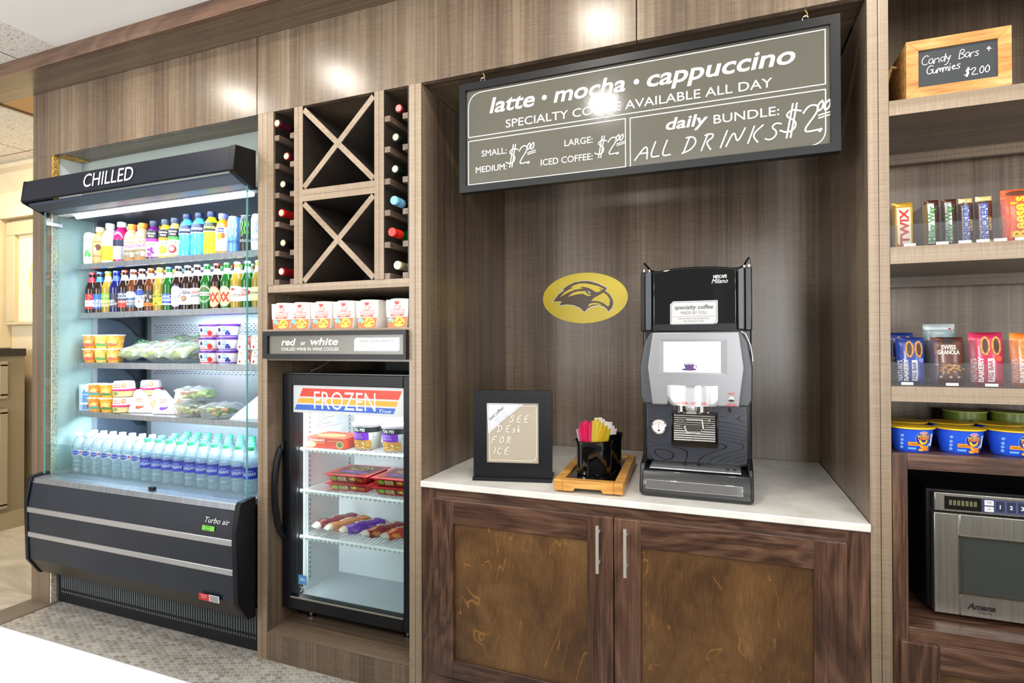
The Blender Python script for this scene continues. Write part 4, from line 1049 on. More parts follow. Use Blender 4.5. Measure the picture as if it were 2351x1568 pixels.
RW = [('wine bottle with a pink cork end at the top right of the rack', .02, '7a1a20', 'd98a82'), ('dark green wine bottle, second down on the right side', .0, '1f2a20', 'dcc8a0'),
      ('dark green wine bottle, third down on the right side', -.004, '16241a', 'e2d3b0'), ('wine bottle with a light blue screw cap', -.012, '78b4d8', None),
      ('green glass wine bottle with a bright red screw cap', -.026, 'd8281c', None), ('wine bottle with a cream neck at the bottom right of the rack', .010, 'd9cba4', 'e6d7ac')]
for i, ((lab, y, fo, en), z) in enumerate(zip(RW, zs)): wine(lab, -1.1203, z + dz, y, fo, en, GREEN if i == 4 else DKGREEN, en is None)

# ------------------------------------------------------------------ noodle shelf, noodle boxes, wine sign
sh = MB().box(-1.729, -1.0645, .003, .60, 1.308, 1.338, LAM_X).box(-1.729, -1.0645, 0, .003, 1.308, 1.338, EDGE_X).box(-1.729, -1.0645, .004, .03, 1.212, 1.308, LAM_X).build('noodle_shelf', None)
tag(recentre(sh), 'wooden shelf carrying the noodle cups above the freezer', 'shelf')
RED = M('d23a34', .45); ORA_ = M('e8632c', .45)
def noodles(label, x, y, th):
    t = thing('noodle_box', label, 'instant noodles', (x, y, 1.3382), th, 'cup noodle boxes on the shelf')
    pr = [(-.040, 0), (.040, 0), (.0475, .055), (.0485, .104), (-.0485, .104), (-.0475, .055)]
    MB().prism(pr, 'y', -.040, .040, M('f3f0ea', .45)).build('sleeve', t, .0015, local=True)
    MB().lathe([(.030, .100), (.047, .1045), (.047, .107), (.044, .108)], M('f5f2ec', .5), 24).build('cup_lid', t, local=True)
    mb = MB(); mp = front(-.040); q = lambda f: [(f * a, b) for a, b in ((-.040, .0006), (.040, .0006), (.0475, .055), (.0485, .1035), (-.0485, .1035), (-.0475, .055))]
    mb.pol(mp, q(.985), M('f6f3ee', .45), .0016)
    for z in (.088, .094): mb.rect(mp, -.046, .046, z, z + .003, M('d9d2ac', .5), .0019)
    mb.pol(mp, [(-.0395, .001), (.0395, .001), (.0445, .04), (-.0445, .04)], M('ea6a3c', .45), .0019)
    mb.pol(mp, [(-.011, .098), (.011, .098), (.008, .088), (0, .085), (-.008, .088)], RED, .0022)
    for tx, zz, h in (('CUP', .0685, .0135), ('NOODLES', .053, .0135)):
        mb.text(mp, tx, .002, zz, h, RED, off=.0024, bold=.05, width=.036 if tx == 'CUP' else .066); mb.text(mp, tx, .002, zz + .0012, h * .84, M('fdf6f0'), off=.0028, bold=-.012, width=.034 if tx == 'CUP' else .063)
    mb.rect(mp, -.028, .030, .043, .050, M('e0542c'), .0024); mb.text(mp, 'CHICKEN', -.002, .0445, .0042, M('fff2e4'), off=.0028)
    mb.ell(mp, .006, .021, .028, .018, M('f0c24c', .45), .0022, 20); rn = random.Random(5)
    for i in range(16): mb.ell(mp, .006 + rn.uniform(-.022, .022), .021 + rn.uniform(-.012, .012), rn.uniform(.003, .007), rn.uniform(.002, .004), M(rn.choice(['d98f1c', 'c8741c', 'f4dc8a', 'a85a1c'])), .0024 + i * .00002, n=9, rings=1)
    mb.ell(mp, -.028, .030, .010, .010, M('5fb4e8'), .003, 16); mb.text(mp, 'NEW', -.028, .028, .005, M('eef8ff'), off=.0033)
    mb.build('front_print', t, local=True); return t
np_ = noodles('red and white cup noodle box at the left end of the noodle row', -1.679, .062, .06)
for i, x in enumerate((-1.585, -1.478, -1.371, -1.263)):
    dup(np_, (x, .062, 1.3382), .06 - .01 * i, label='red and white cup noodle box, %s from left in the noodle row' % ORD[i + 1])
dup(np_, (-1.128, .062, 1.3382), -.01, label='red and white cup noodle box at the right end of the noodle row')
dup(np_, (-1.178, .160, 1.3382), .02, label='red noodle box seen in the gap behind the front row')
SIGNG = M('6c6c64', .28); WTXT = M('f6f6f2', .45)
t = thing('wine_sign', 'long black-framed grey sign reading red or white under the noodle boxes', 'sign', (-1.397, -.008, 1.222))
mb = MB(); F_ = M('0e0f12', .42, spec=.35)
mitred(mb, -1.732, -1.0645, 1.220, 1.329, .0235, .011, .019, .017, -.022, -.002, F_)
mb.build('frame', t)
mb = B(-1.709, -1.075, -.010, -.003, 1.238, 1.313, SIGNG); mp = front(-.0102)
mb.text(mp, 'red', -1.6095, 1.2735, .026, WTXT, bold=.02, shear=.22, width=.072); mb.text(mp, 'or', -1.537, 1.2745, .0165, WTXT, bold=.015, shear=.1); mb.text(mp, 'white', -1.436, 1.275, .026, WTXT, bold=.02, shear=.22, width=.132)
mb.text(mp, 'CHILLED WINE IN WINE COOLER', -1.506, 1.2525, .0118, WTXT, width=.28)
mb.pol(mp, [(-1.288, 1.301), (-1.0975, 1.301), (-1.0975, 1.257), (-1.1035, 1.251), (-1.2965, 1.251), (-1.2965, 1.293)], M('d9d9de', .4)); mb.text(mp, 'WINE AVAILABILITY', -1.198, 1.284, .0095, M('8a8c94'), width=.152)
mb.stroke(mp, [(-1.292, 1.255), (-1.105, 1.255), (-1.1015, 1.258), (-1.1015, 1.297), (-1.286, 1.297), (-1.292, 1.291)], .0012, M('9a9ca4'), .0008, True)
mb.build('panel', t)

# ------------------------------------------------------------------ glass-door freezer
fz = thing('display_freezer', 'black framed glass-door freezer on the low wooden plinth', 'freezer', (-1.415, .3, .113))
WH = M('e9edf0', .35)
X0, X1, Z0, Z1 = -1.722, -1.10, .182, 1.155
B(X0 + .002, -1.692, .118, .58, Z0, Z1 - .005, BLACK).build('side_wall', fz); B(-1.128, X1, .118, .58, Z0, Z1 - .005, BLACK).build('side_wall', fz)
B(-1.692, -1.128, .118, .58, 1.09, Z1 - .005, BLACK).build('top', fz); B(-1.692, -1.128, .118, .58, Z0, .205, BLACK).build('bottom', fz)
mb = B(-1.692, -1.690, .165, .55, .205, 1.09, WH); mb.build('liner', fz)
B(-1.130, -1.128, .165, .55, .205, 1.09, WH).build('liner', fz)
B(-1.690, -1.130, .515, .55, .205, 1.09, WH).build('liner_back', fz)
B(-1.690, -1.130, .40, .515, .205, .60, M('dfe4e7', .3)).build('compressor_box', fz)
B(-1.690, -1.130, .13, .515, .205, .209, M('b9c0c4', .3, .3)).build('floor_plate', fz)
B(-1.690, -1.130, .13, .515, 1.075, 1.09, WH).build('liner_top', fz)
mb = MB()
for y in (.20, .475):
    mb.box(-1.690, -1.6875, y - .012, y + .012, .25, 1.07, M('d3d8dc', .3, .3))
    for i in range(38): mb.box(-1.6876, -1.687, y - .003, y + .003, .26 + i * .021, .268 + i * .021, M('3a4048'))
mb.build('shelf_pilaster', fz)
WIRE = M('f2f4f4', .3)
for z in (.838, .660, .465):
    mb = MB().tube([(-1.682, .140, z - .005), (-1.135, .140, z - .005)], .0065, WIRE, 8).tube([(-1.682, .39, z - .005), (-1.135, .39, z - .005)], .004, WIRE, 6)
    for i in range(30): mb.tube([(-1.676 + i * .0185, .138, z - .006), (-1.676 + i * .0185, .39, z - .003)], .0026, WIRE, 5)
    for i in range(24): mb.box(-1.674 + i * .0225, -1.666 + i * .0225, .130, .141, z - .014, z - .004, WIRE)
    mb.build('wire_shelf', fz)
# door
mb = B(X0, X0 + .046, .075, .112, Z0, Z1, BLACK)
mb.box(X1 - .036, X1, .075, .112, Z0, Z1, BLACK); mb.box(X0 + .046, X1 - .036, .075, .112, Z1 - .046, Z1, BLACK); mb.box(X0 + .046, X1 - .036, .075, .112, Z0, Z0 + .052, BLACK)
dr = mb.build('door', fz, .003)
B(X0 + .044, X1 - .034, .088, .094, Z0 + .05, Z1 - .044, GLASS).build('door_glass', dr)
mb = B(X0 + .046, X1 - .036, .072, .0752, Z0 + .048, Z0 + .053, M('8a8578', .5)); mb.build('gasket_strip', dr)
xl_, xr_ = X0 + .046, X1 - .036
mp = front(.0875); mb = MB()
mb.rect(mp, xl_, xr_, .995, Z1 - .046, M('c9ced0', .35), .0002)
for z0, z1, c in ((1.062, 1.096, 'd03a22'), (1.035, 1.055, 'dba62a'), (1.006, 1.028, '2f62c4')):
    f = lambda z: (z - 1.006) / .09 * .042
    mb.pol(mp, [(-1.668 + f(z0), z0), (-1.187 + f(z0) * .9, z0), (-1.187 + f(z1) * .9, z1), (-1.668 + f(z1), z1)], M(c, .35), .0006)
mb.text(mp, 'FROZEN', -1.418, 1.0125, .072, M('f6f6f4', .35), width=.298, off=.0012, bold=-.006)
mb.text(mp, 'True', -1.225, 1.010, .012, M('eef2fa', .35), off=.0012, shear=.35, width=.055)
mb.build('header_decal', dr)
mb = MB(); mb.rect(mp, -1.648, -1.606, .283, .322, M('4f93d0', .4), .0004); mb.rect(mp, -1.64, -1.614, .298, .31, M('9cc6ea', .4), .0007); mb.build('energy_sticker', dr)
mb = MB().text(mp, 'True', -1.598, .252, .022, M('c7ccd2', .3, .5), off=.0006, shear=.3, width=.085, bold=.01); mb.build('brand_lettering', dr)
hp = [(-1.712, .074, .868), (-1.716, .060, .845), (-1.719, .045, .80), (-1.720, .034, .74), (-1.7205, .031, .68), (-1.720, .033, .62), (-1.718, .045, .54), (-1.714, .062, .495), (-1.71, .074, .475)]
MB().tube(hp, [.011, .012, .0125, .013, .013, .013, .0125, .012, .011], BLACK, 10).build('handle', dr)
for x in (-1.648, -1.17):
    MB().lathe([(.016, .113), (.016, .119), (.009, .122), (.009, .183)], STEEL, 18, x, .165).build('foot', fz)
B(X0 + .004, X1, .078, .118, Z1, Z1 + .004, M('2a2d33', .3)).build('hinge_cover', fz)
mp = plane((-1.6868, 0, 0), (0, 1, 0), (0, 0, 1)); mb = MB(); mb.rect(mp, .235, .40, .905, 1.02, M('dfe3e6', .5), .0004)
for i in range(9): mb.rect(mp, .245, .36 - (i * 37 % 5) * .02, .99 - i * .009, .9925 - i * .009, M('7c8288'), .0007)
mb.text(mp, 'True', .34, 1.003, .009, M('3a4048'), shear=.3); mb.rect(mp, .362, .395, .995, 1.015, M('4a4f58'), .0007); mb.build('spec_sheet', fz)
# frozen food
t = thing('frozen_meal_box', 'flat red frozen meal box on the top freezer shelf', 'frozen food', (-1.576, .225, .8382), .04)
MB().box(-.098, .098, -.07, .09, 0, .044, M('cf3d1c', .4)).build('box', t, .001, local=True)
mb = MB(); mp = front(-.07); mb.text(mp, "ZATARAIN'S", -.035, .028, .010, M('fbeee0'), off=.001, bold=.03, width=.075); mb.rect(mp, -.07, .0, .020, .0225, M('f2b070'), .0006); mb.rect(mp, .02, .075, .030, .0325, M('f2a080'), .0006)
mb.ell(mp, -.066, .015, .026, .013, M('d8cf8a'), .0006, 16); mb.ell(mp, .078, .018, .019, .016, M('c9c07a'), .0006, 16); mb.ell(mp, .078, .018, .013, .011, M('6f6a2c'), .0009, 14)
mp = plane((0, 0, .0442), (1, 0, 0), (0, 1, 0)); mb.ell(mp, -.01, -.005, .07, .035, M('b8b06a'), .0005, 18); mb.ell(mp, -.01, -.005, .055, .025, M('cf9a3c'), .0008, 16); mb.rect(mp, -.03, .085, .05, .075, M('8f2a14'), .0006); mb.text(mp, "ZATARAIN'S", .03, .057, .012, M('f8e4d4'), off=.001)
mb.build('print', t, local=True)
def rice_tub(label, x, y, z=.8382, grp='rice tubs on the top freezer shelf'):
    t = thing('rice_tub', label, 'frozen food', (x, y, z), .15, grp)
    f = lambda v: .052 + .011 * v / .10
    MB().lathe([(.050, 0), (.052, .003), (.0625, .093), (.0625, .10)], M('dfe0da', .4), 28).build('tub', t, local=True)
    MB().lathe([(.0645, .0995), (.066, .101), (.066, .108), (.061, .1095), (.03, .1105)], M('c9a5c8', .35), 28).build('lid', t, local=True)
    mb = MB(); mp = cyl(f); mb.rect(mp, -2.9 * .056, 2.9 * .056, .072, .094, M('2a2a2c', .4), .0005, 24, 2); mb.rect(mp, -.07, .03, .040, .072, M('7a35b4', .4), .0007, 10, 2)
    mb.text(mp, 'TAI PEI', -.012, .077, .012, M('e9e9e2'), off=.001, bold=.03); mb.text(mp, 'CHICKEN', -.022, .059, .007, M('d9c2ee'), off=.0012); mb.text(mp, 'FRIED RICE', -.02, .048, .007, M('d9c2ee'), off=.0012)
    rn = random.Random(9)
    mb.rect(mp, -.075, .04, .003, .040, M('c98a3c', .5), .0006, 10, 2)
    for i in range(26): mb.ell(mp, rn.uniform(-.07, .035), rn.uniform(.006, .036), rn.uniform(.003, .006), rn.uniform(.002, .004), M(rn.choice(['e9d3a0', 'd97a2c', '7a9a3c', 'f2e6c4', 'b0501c'])), .0008 + i * .00002, 8, 1)
    for k in (0, .012): mb.stroke(mp, [(-.012, .012 + k), (.05, .055 + k)], .003, M('26242a'), .0016)
    mb.build('print', t, local=True)
    mb = MB(); mp = plane((0, 0, .111), (1, 0, 0), (0, 1, 0)); mb.ell(mp, 0, 0, .055, .055, M('e6d3ae', .4), .0003, 22)
    for i in range(14): mb.ell(mp, rn.uniform(-.035, .035), rn.uniform(-.035, .035), .008, .005, M(rn.choice(['8a3fb0', 'c97a3c', 'd9b45c', 'b0588a'])), .0006 + i * .00003, 8, 1)
    mb.build('lid_print', t, local=True); return t
rice_tub('rice tub with black and purple print beside the red meal box', -1.410, .235)
rice_tub('rice tub with black and purple print beside the freezer door frame', -1.268, .235)
rice_tub('rice tub standing at the back right of the top freezer shelf', -1.203, .352)
def pizza(label, x, y, z, rz):
    t = thing('pizza_snack_tray', label, 'frozen food', (x, y, z), rz, 'red pizza snack trays on the middle freezer shelf')
    r = M('cc2028', .35)
    vs = [(-.082, -.075, 0), (.082, -.075, 0), (.082, .075, 0), (-.082, .075, 0), (-.098, -.09, .033), (.098, -.09, .033), (.098, .09, .033), (-.098, .09, .033)]
    MB().add(vs, [(3, 2, 1, 0), (4, 5, 6, 7), (0, 1, 5, 4), (1, 2, 6, 5), (2, 3, 7, 6), (3, 0, 4, 7)], r).build('tray', t, .003, local=True)
    B(-.105, .105, -.098, .098, .0325, .035, M('d8323a', .3)).build('film_rim', t, local=True)
    mb = MB(); mp = plane((0, 0, .0352), (1, 0, 0), (0, 1, 0)); mb.rect(mp, -.085, .085, -.08, .08, M('5a2418', .4), .0003)
    rn = random.Random(4)
    for i in range(16): mb.ell(mp, rn.choice([-1, 1]) * rn.uniform(.03, .075), rn.uniform(-.07, .07), .016, .012, M(rn.choice(['b8601c', 'd98a2c', '8a3a14', 'c9402c'])), .0005 + i * .00003, 10, 1)
    mb.ell(mp, 0, .03, .055, .035, M('f4e3a4', .4), .0014, 18); mb.text(mp, 'PIZZA', 0, .03, .022, M('3a1410'), off=.0018, bold=.04); mb.text(mp, 'SNACKS', 0, .008, .018, M('3a1410'), off=.0018, bold=.04); mb.rect(mp, -.065, .065, -.05, -.015, M('7a3fb8', .4), .0014); mb.text(mp, 'Pepperoni', 0, -.038, .012, M('f0d8f4'), off=.0018)
    N = Vector((0, -.033, -.015)).normalized(); mp = plane((0, -.0835, .017), (1, 0, 0), (0, -.015, .033))
    mb.rect(mp, -.075, .08, -.012, .012, M('5a2418', .4), .0006); mb.ell(mp, -.062, .0, .016, .011, M('7fae2c', .4), .001, 14); mb.rect(mp, -.042, -.004, -.010, .010, M('f2dfa0', .4), .001); mb.text(mp, 'PIZZA', -.023, .001, .007, M('3a1410'), off=.0014, bold=.03); mb.text(mp, 'SNACKS', -.023, -.008, .006, M('3a1410'), off=.0014, bold=.03)
    for i in range(5): mb.ell(mp, .02 + i * .012, rn.uniform(-.004, .004), .010, .008, M(rn.choice(['b8601c', 'd98a2c', 'f0c060'])), .0009 + i * .00004, 10, 1)
    mb.build('print', t, local=True); return t
pz = pizza('red pizza snack tray, bottom of the left stack', -1.470, .255, .6602, .10)
dup(pz, (-1.475, .255, .6962), .06, label='red pizza snack tray, top of the left stack')
dup(pz, (-1.243, .262, .6602), .05, label='red pizza snack tray, bottom of the right stack')
dup(pz, (-1.246, .262, .6962), .02, label='red pizza snack tray, top of the right stack')
def burrito(label, x, y, rz, c1, c2, seed, txt):
    t = thing('frozen_burrito', label, 'frozen food', (x, y, .4690), rz, 'wrapped frozen burritos on the lowest freezer shelf')
    rn = random.Random(seed)
    T = NT('wrapper_%d' % seed); v = T.obj(); f = T.noise(T.mapping(v, (14, 30, 30)), 1, 3); sp = T.n('SeparateXYZ'); T.l(v, sp.inputs[0])
    ends = T.math('GREATER_THAN', T.math('ABSOLUTE', sp.outputs[0]), .086)
    c = T.ramp(f, [(.35, c1), (.5, c1), (.55, c2), (.7, 'd9b48c')]); c = T.mix(ends, c, 'cdbfae'); T.l(c, T.b.inputs['Base Color']); T.b.inputs['Roughness'].default_value = .18
    T.bump(T.noise(v, 60, 3), .5, .01)
    vs, fs = pillow(18, 10, .22, .062, .042, lambda u, v: .0025 * math.sin(9 * u + seed))
    MB().add([(a, b * (1 - .25 * (abs(a) / .11) ** 3), c + .021) for a, b, c in vs], fs, T.m).build('wrapper', t, local=True)
    mb = MB(); mp = lambda u, v, d=0: Vector((u, v, .0435 + .0025 * math.sin(9 * u / .11 + seed) - 6 * v * v + d))
    mb.text(mp, txt, 0, -.008, .016, M('f4e6d8'), off=.0012, bold=.02, width=.085); mb.build('print', t, local=True)
    return t
burrito('frozen burrito with a dark red wrapper at the left of the lowest freezer shelf', -1.612, .285, 1.15, '8a2338', '6a1a2c', 1, 'ANYTIZERS')
burrito('frozen burrito with an orange wrapper beside the dark red one', -1.535, .275, 1.10, 'd98a4c', 'c9742c', 2, 'BURRITO')
burrito('frozen burrito with a purple and cream wrapper', -1.452, .27, 1.05, '6a2fb0', '7a3fc0', 3, 'BURRITO')
burrito('frozen burrito with a red snack wrapper right of the purple one', -1.338, .265, 1.0, '8a1f28', 'c97a2c', 4, 'RUIZ')
burrito('frozen burrito with a fiery orange wrapper near the freezer door hinge', -1.245, .27, 1.0, 'c9341c', 'e8922c', 5, 'SPICY')
cb = MB().tube([(-1.66, .18, 1.163), (-1.665, .25, 1.18), (-1.66, .32, 1.213), (-1.64, .4, 1.225)], .003, M('9a948a')).build('power_cord', None)
tag(recentre(cb), 'thin pale cord hanging in the dark gap above the freezer', 'cord')

# ------------------------------------------------------------------ handwriting
STK = {
 'A': [[(0, 0), (.45, 1), (.75, 0)], [(.18, .38), (.68, .38)]], 'L': [[(.05, 1), (.0, .05), (.55, .1)]], 'D': [[(.15, 1), (.1, 0)], [(-.05, .95), (.4, .98), (.7, .6), (.5, .15), (.02, .0)]],
 'R': [[(.1, 0), (.15, 1)], [(0, .92), (.45, 1), (.55, .72), (.18, .5), (.65, .0)]], 'I': [[(.2, 0), (.25, 1)]], 'N': [[(.0, 0), (.15, 1), (.6, .05), (.75, 1)]], 'K': [[(.1, 0), (.12, 1)], [(.6, 1), (.15, .48), (.65, 0)]],
 'S': [[(.6, .9), (.3, 1), (.1, .78), (.5, .5), (.55, .2), (.3, .0), (.0, .12)]], 'E': [[(.6, 1), (.12, .95), (.1, .0), (.6, .05)], [(.1, .5), (.5, .53)]], 'F': [[(.1, 0), (.12, .95), (.7, 1)], [(.1, .5), (.5, .53)]],
 'O': [[(.35, 1), (.08, .7), (.1, .2), (.35, 0), (.6, .25), (.58, .75), (.35, 1)]], 'C': [[(.6, .85), (.35, 1), (.08, .65), (.1, .2), (.35, 0), (.6, .12)]], 'G': [[(.6, .85), (.35, 1), (.08, .65), (.1, .2), (.35, 0), (.6, .2), (.6, .5), (.38, .48)]],
 'B': [[(.1, 0), (.12, 1), (.5, .9), (.45, .6), (.14, .52), (.55, .4), (.5, .08), (.08, .0)]], 'T': [[(.3, 0), (.32, 1)], [(0, .95), (.65, 1)]],
 '$': [[(.62, .82), (.3, .92), (.1, .7), (.5, .48), (.5, .2), (.25, .08), (.0, .2)], [(.25, -.1), (.32, 1.12)], [(.38, -.1), (.45, 1.12)]],
 '2': [[(.05, .72), (.2, .98), (.5, .95), (.52, .7), (.05, .0), (.62, .06)]], '0': [[(.3, 1), (.06, .7), (.08, .22), (.3, 0), (.52, .25), (.5, .75), (.3, 1)]], '.': [[(.05, 0), (.1, .07)]],
 '&': [[(.05, .45), (.55, .45)], [(.3, .75), (.28, .12)], [(.05, .55), (.3, .75)]],
 'a': [[(.42, .5), (.15, .55), (.05, .25), (.2, 0), (.42, .2), (.42, .5), (.5, 0)]], 'n': [[(.05, 0), (.08, .5), (.1, .35), (.3, .52), (.42, .4), (.45, 0)]], 'd': [[(.42, .45), (.15, .5), (.05, .25), (.2, 0), (.42, .2), (.45, 1), (.45, 0)]],
 'y': [[(.05, .5), (.2, .08), (.4, .5)], [(.4, .5), (.2, -.4), (.0, -.35)]], 'o': [[(.25, .5), (.05, .25), (.22, 0), (.42, .25), (.25, .5)]], 'e': [[(.05, .25), (.4, .3), (.25, .52), (.06, .3), (.2, 0), (.42, .1)]], 's': [[(.35, .48), (.12, .5), (.08, .35), (.35, .2), (.3, .02), (.04, .04)]],
 'u': [[(.05, .5), (.08, .08), (.3, .0), (.42, .5), (.45, 0)]], 'm': [[(.03, 0), (.05, .5), (.08, .4), (.22, .52), (.28, 0), (.3, .38), (.44, .52), (.52, 0)]], 'i': [[(.1, .5), (.12, 0)], [(.1, .68), (.12, .72)]], 'r': [[(.05, 0), (.08, .5), (.12, .35), (.32, .5)]], 'k': [[(.06, 0), (.08, 1)], [(.4, .5), (.1, .28), (.45, 0)]],
}
def hand(mb, mp, txt, u, v, h, m, adv=.75, slant=.15, wd=None, rise=0.0, off=.0010):
    for ch in txt:
        if ch != ' ':
            for st in STK[ch]:
                P = [(u + (a + slant * b) * h, v + b * h) for a, b in st]
                if len(P) > 2:   # round the stroke
                    Q = [P[0]]
                    for a, b in zip(P, P[1:]): Q += [(a[0] * .5 + b[0] * .5, a[1] * .5 + b[1] * .5)]
                    Q.append(P[-1]); R_ = []
                    for i in range(1, len(P) - 1):
                        p0, p1, p2 = Q[i], P[i], Q[i + 1]
                        for k in range(4): t_ = k / 4; R_.append(tuple((1 - t_) ** 2 * p0[j] + 2 * t_ * (1 - t_) * p1[j] + t_ * t_ * p2[j] for j in (0, 1)))
                    P = [P[0]] + R_ + [Q[-2], P[-1]]
                off += 4e-5
                mb.stroke(mp, P, wd or h * .09, m, off)
        u += h * ((max(q[0] for st in STK[ch] for q in st) + .17) * adv / .75 if ch != ' ' else .4); v += rise * h

# ------------------------------------------------------------------ menu sign over the worktop
t = thing('menu_sign', 'large black-framed grey coffee menu sign hanging from two hooks', 'sign', (-.274, .01, 1.803))
mb = MB(); FB = M('0e0f12', .42, spec=.35)
fx0, fx1, fz0, fz1 = -.857, .3085, 1.804, 2.184
mitred(mb, fx0, fx1, fz0, fz1, .024, .024, .024, .024, -.006, .024, FB)
mb.build('frame', t)
BRD = NT('sign_board'); n_ = BRD.noise(BRD.obj(), 90, 2); BRD.b.inputs['Base Color'].default_value = H('56544a'); BRD.b.inputs['Roughness'].default_value = .12; BRD.bump(n_, .02, .004)
B(fx0 + .02, fx1 - .02, .004, .012, fz0 + .02, fz1 - .02, BRD.m).build('board', t)
mp = front(.0038); mb = MB(); WT = M('f3f2ee', .5); lw = .0027
def rounded(pts, r, which):
    out = []
    for i, p in enumerate(pts):
        if i in which:
            a, b = Vector(pts[i - 1]), Vector(pts[(i + 1) % len(pts)]); q = Vector(p)
            s, e = q + (a - q).normalized() * r, q + (b - q).normalized() * r
            for k in range(9): w_ = k / 8; out.append(tuple((1 - w_) ** 2 * s + 2 * w_ * (1 - w_) * q + w_ ** 2 * e))
        else: out.append(p)
    return out
mb.stroke(mp, rounded([(-.826, 1.998), (-.826, 2.151), (.273, 2.151), (.273, 1.998)], .055, [1]), lw, WT, .0004, True)
mb.stroke(mp, [(-.826, 1.984), (-.281, 1.984), (-.281, 1.832), (-.826, 1.832)], lw, WT, .0004, True)
mb.stroke(mp, rounded([(-.266, 1.983), (.273, 1.983), (.273, 1.829), (-.266, 1.829)], .045, [2]), lw, WT, .0004, True)
for s_, a, b in (('latte', -.7453, -.5814), ('mocha', -.5155, -.2806), ('cappuccino', -.2141, .1984)):
    mb.text(mp, s_, (a + b) / 2, 2.072, .050, WT, bold=.017, shear=.2, width=b - a)
for x in (-.5475, -.2462): mb.ell(mp, x, 2.094, .0085, .0085, WT, .0006, 18)
mb.text(mp, 'SPECIALTY COFFEE AVAILABLE ALL DAY', -.2735, 2.013, .0265, WT, width=.824)
for s_, a, b, z in (('SMALL:', -.7754, -.6826, 1.925), ('MEDIUM:', -.7975, -.6827, 1.8705), ('LARGE:', -.4789, -.3857, 1.922), ('ICED COFFEE:', -.5604, -.3859, 1.868)): mb.text(mp, s_, (a + b) / 2, z, .0205, WT, width=b - a)
mb.text(mp, 'daily', -.0967, 1.930, .034, WT, bold=.017, shear=.2, width=.122); mb.text(mp, 'BUNDLE:', .068, 1.929, .0255, WT, width=.176)
mb.build('printed_lettering', t)
mb = MB(); CH = M('d2d4cf', .6)
def price(x, z, h, k):
    hand(mb, mp, '$2', x, z, h, CH, .62, .12, h * .06); hand(mb, mp, '.', x + h * 1.25, z, h, CH, wd=h * .09)
    hand(mb, mp, '00', x + h * 1.18, z + h * .72, h * .36, CH, .66, .3, h * .06)
    for j in (0, .10): mb.stroke(mp, [(x + h * 1.28, z + h * (.47 + j)), (x + h * 1.72, z + h * (.56 + j))], h * .05, CH, .001)
price(-.686, 1.882, .062, 0); price(-.380, 1.8755, .056, 0); price(.156, 1.868, .078, 0)
hand(mb, mp, 'ALL', -.2526, 1.848, .050, CH, .72, .35, .0042); hand(mb, mp, 'DRINKS', -.112, 1.852, .048, CH, .93, .35, .0042, .03)
mb.build('chalk_writing', t)
for x in (-.773, .225):
    hk = thing('sign_hook', 'small brass hook and eye holding the %s end of the menu sign' % ('left' if x < 0 else 'right'), 'hook', (x, .01, 2.184), 0, 'hooks of the menu sign')
    MB().tube([(x, .010, 2.236), (x, .010, 2.218), (x + .004, .010, 2.212), (x + .006, .010, 2.204), (x + .001, .010, 2.199), (x - .005, .010, 2.203)], .0014, M('c9a24a', .3, .8), 6).build('hook', hk)
    MB().tube([(x + .0075 * math.sin(i * PI / 6), .010, 2.196 + .0075 * math.cos(i * PI / 6)) for i in range(12)], .0018, CHROME, 6, closed=True).tube([(x, .010, 2.189), (x, .010, 2.178)], .0018, CHROME, 6).build('screw_eye', hk)

# ------------------------------------------------------------------ eagle emblem on the niche wall
mp = front(.8275); mb = MB(); YEL = M('e8cf38', .4); BRN = M('5d4c3a', .45); IV = M('eee2c4', .45)
mb.ell(mp, -.6107, 1.4956, .2055, .120, YEL, .0008, 64, 1)
out = [(-.772, 1.4786), (-.745, 1.512), (-.7186, 1.5363), (-.7282, 1.5366), (-.6898, 1.5606), (-.6566, 1.5731), (-.6213, 1.5796), (-.5864, 1.578), (-.5404, 1.5635), (-.495, 1.539), (-.5075, 1.526), (-.4861, 1.5072), (-.4704, 1.4819), (-.4694, 1.4594), (-.4773, 1.4394), (-.4977, 1.4208), (-.5044, 1.4356), (-.5225, 1.4496), (-.543, 1.4547), (-.5683, 1.4509), (-.5915, 1.4401), (-.609, 1.4245), (-.6311, 1.4434), (-.6617, 1.458), (-.6949, 1.4636), (-.7393, 1.459), (-.7236, 1.4807)]
head = [(-.7635, 1.483), (-.7379, 1.516), (-.7066, 1.5381), (-.7186, 1.539), (-.6898, 1.5583), (-.6566, 1.5719), (-.619, 1.5765), (-.5864, 1.5746), (-.5449, 1.5614), (-.5006, 1.5381), (-.5109, 1.5261), (-.4883, 1.5072), (-.4738, 1.482), (-.4727, 1.4618), (-.4795, 1.444), (-.4965, 1.4275), (-.5021, 1.4401), (-.5202, 1.4541), (-.543, 1.4604), (-.5706, 1.4566), (-.5938, 1.4459), (-.6101, 1.4296), (-.6311, 1.4491), (-.6617, 1.4626), (-.6949, 1.4675), (-.7333, 1.4642), (-.72, 1.4833)]
y1 = [(-.7307, 1.5018), (-.7091, 1.5243), (-.6851, 1.5385), (-.6602, 1.5467), (-.6792, 1.5479), (-.6566, 1.5592), (-.633, 1.5647), (-.605, 1.5644), (-.5726, 1.558), (-.5404, 1.5476), (-.5176, 1.5354), (-.5199, 1.531), (-.545, 1.5421), (-.5268, 1.529), (-.5405, 1.5215), (-.5543, 1.5209), (-.5726, 1.533), (-.5911, 1.5428), (-.612, 1.5482), (-.6331, 1.5502), (-.6156, 1.5415), (-.6567, 1.5362), (-.6899, 1.5236)]
y2 = [(-.6912, 1.504), (-.6686, 1.5205), (-.6449, 1.5277), (-.6051, 1.5285), (-.5982, 1.5168), (-.575, 1.5057), (-.5913, 1.504), (-.6075, 1.5103), (-.6145, 1.5163), (-.645, 1.5139)]
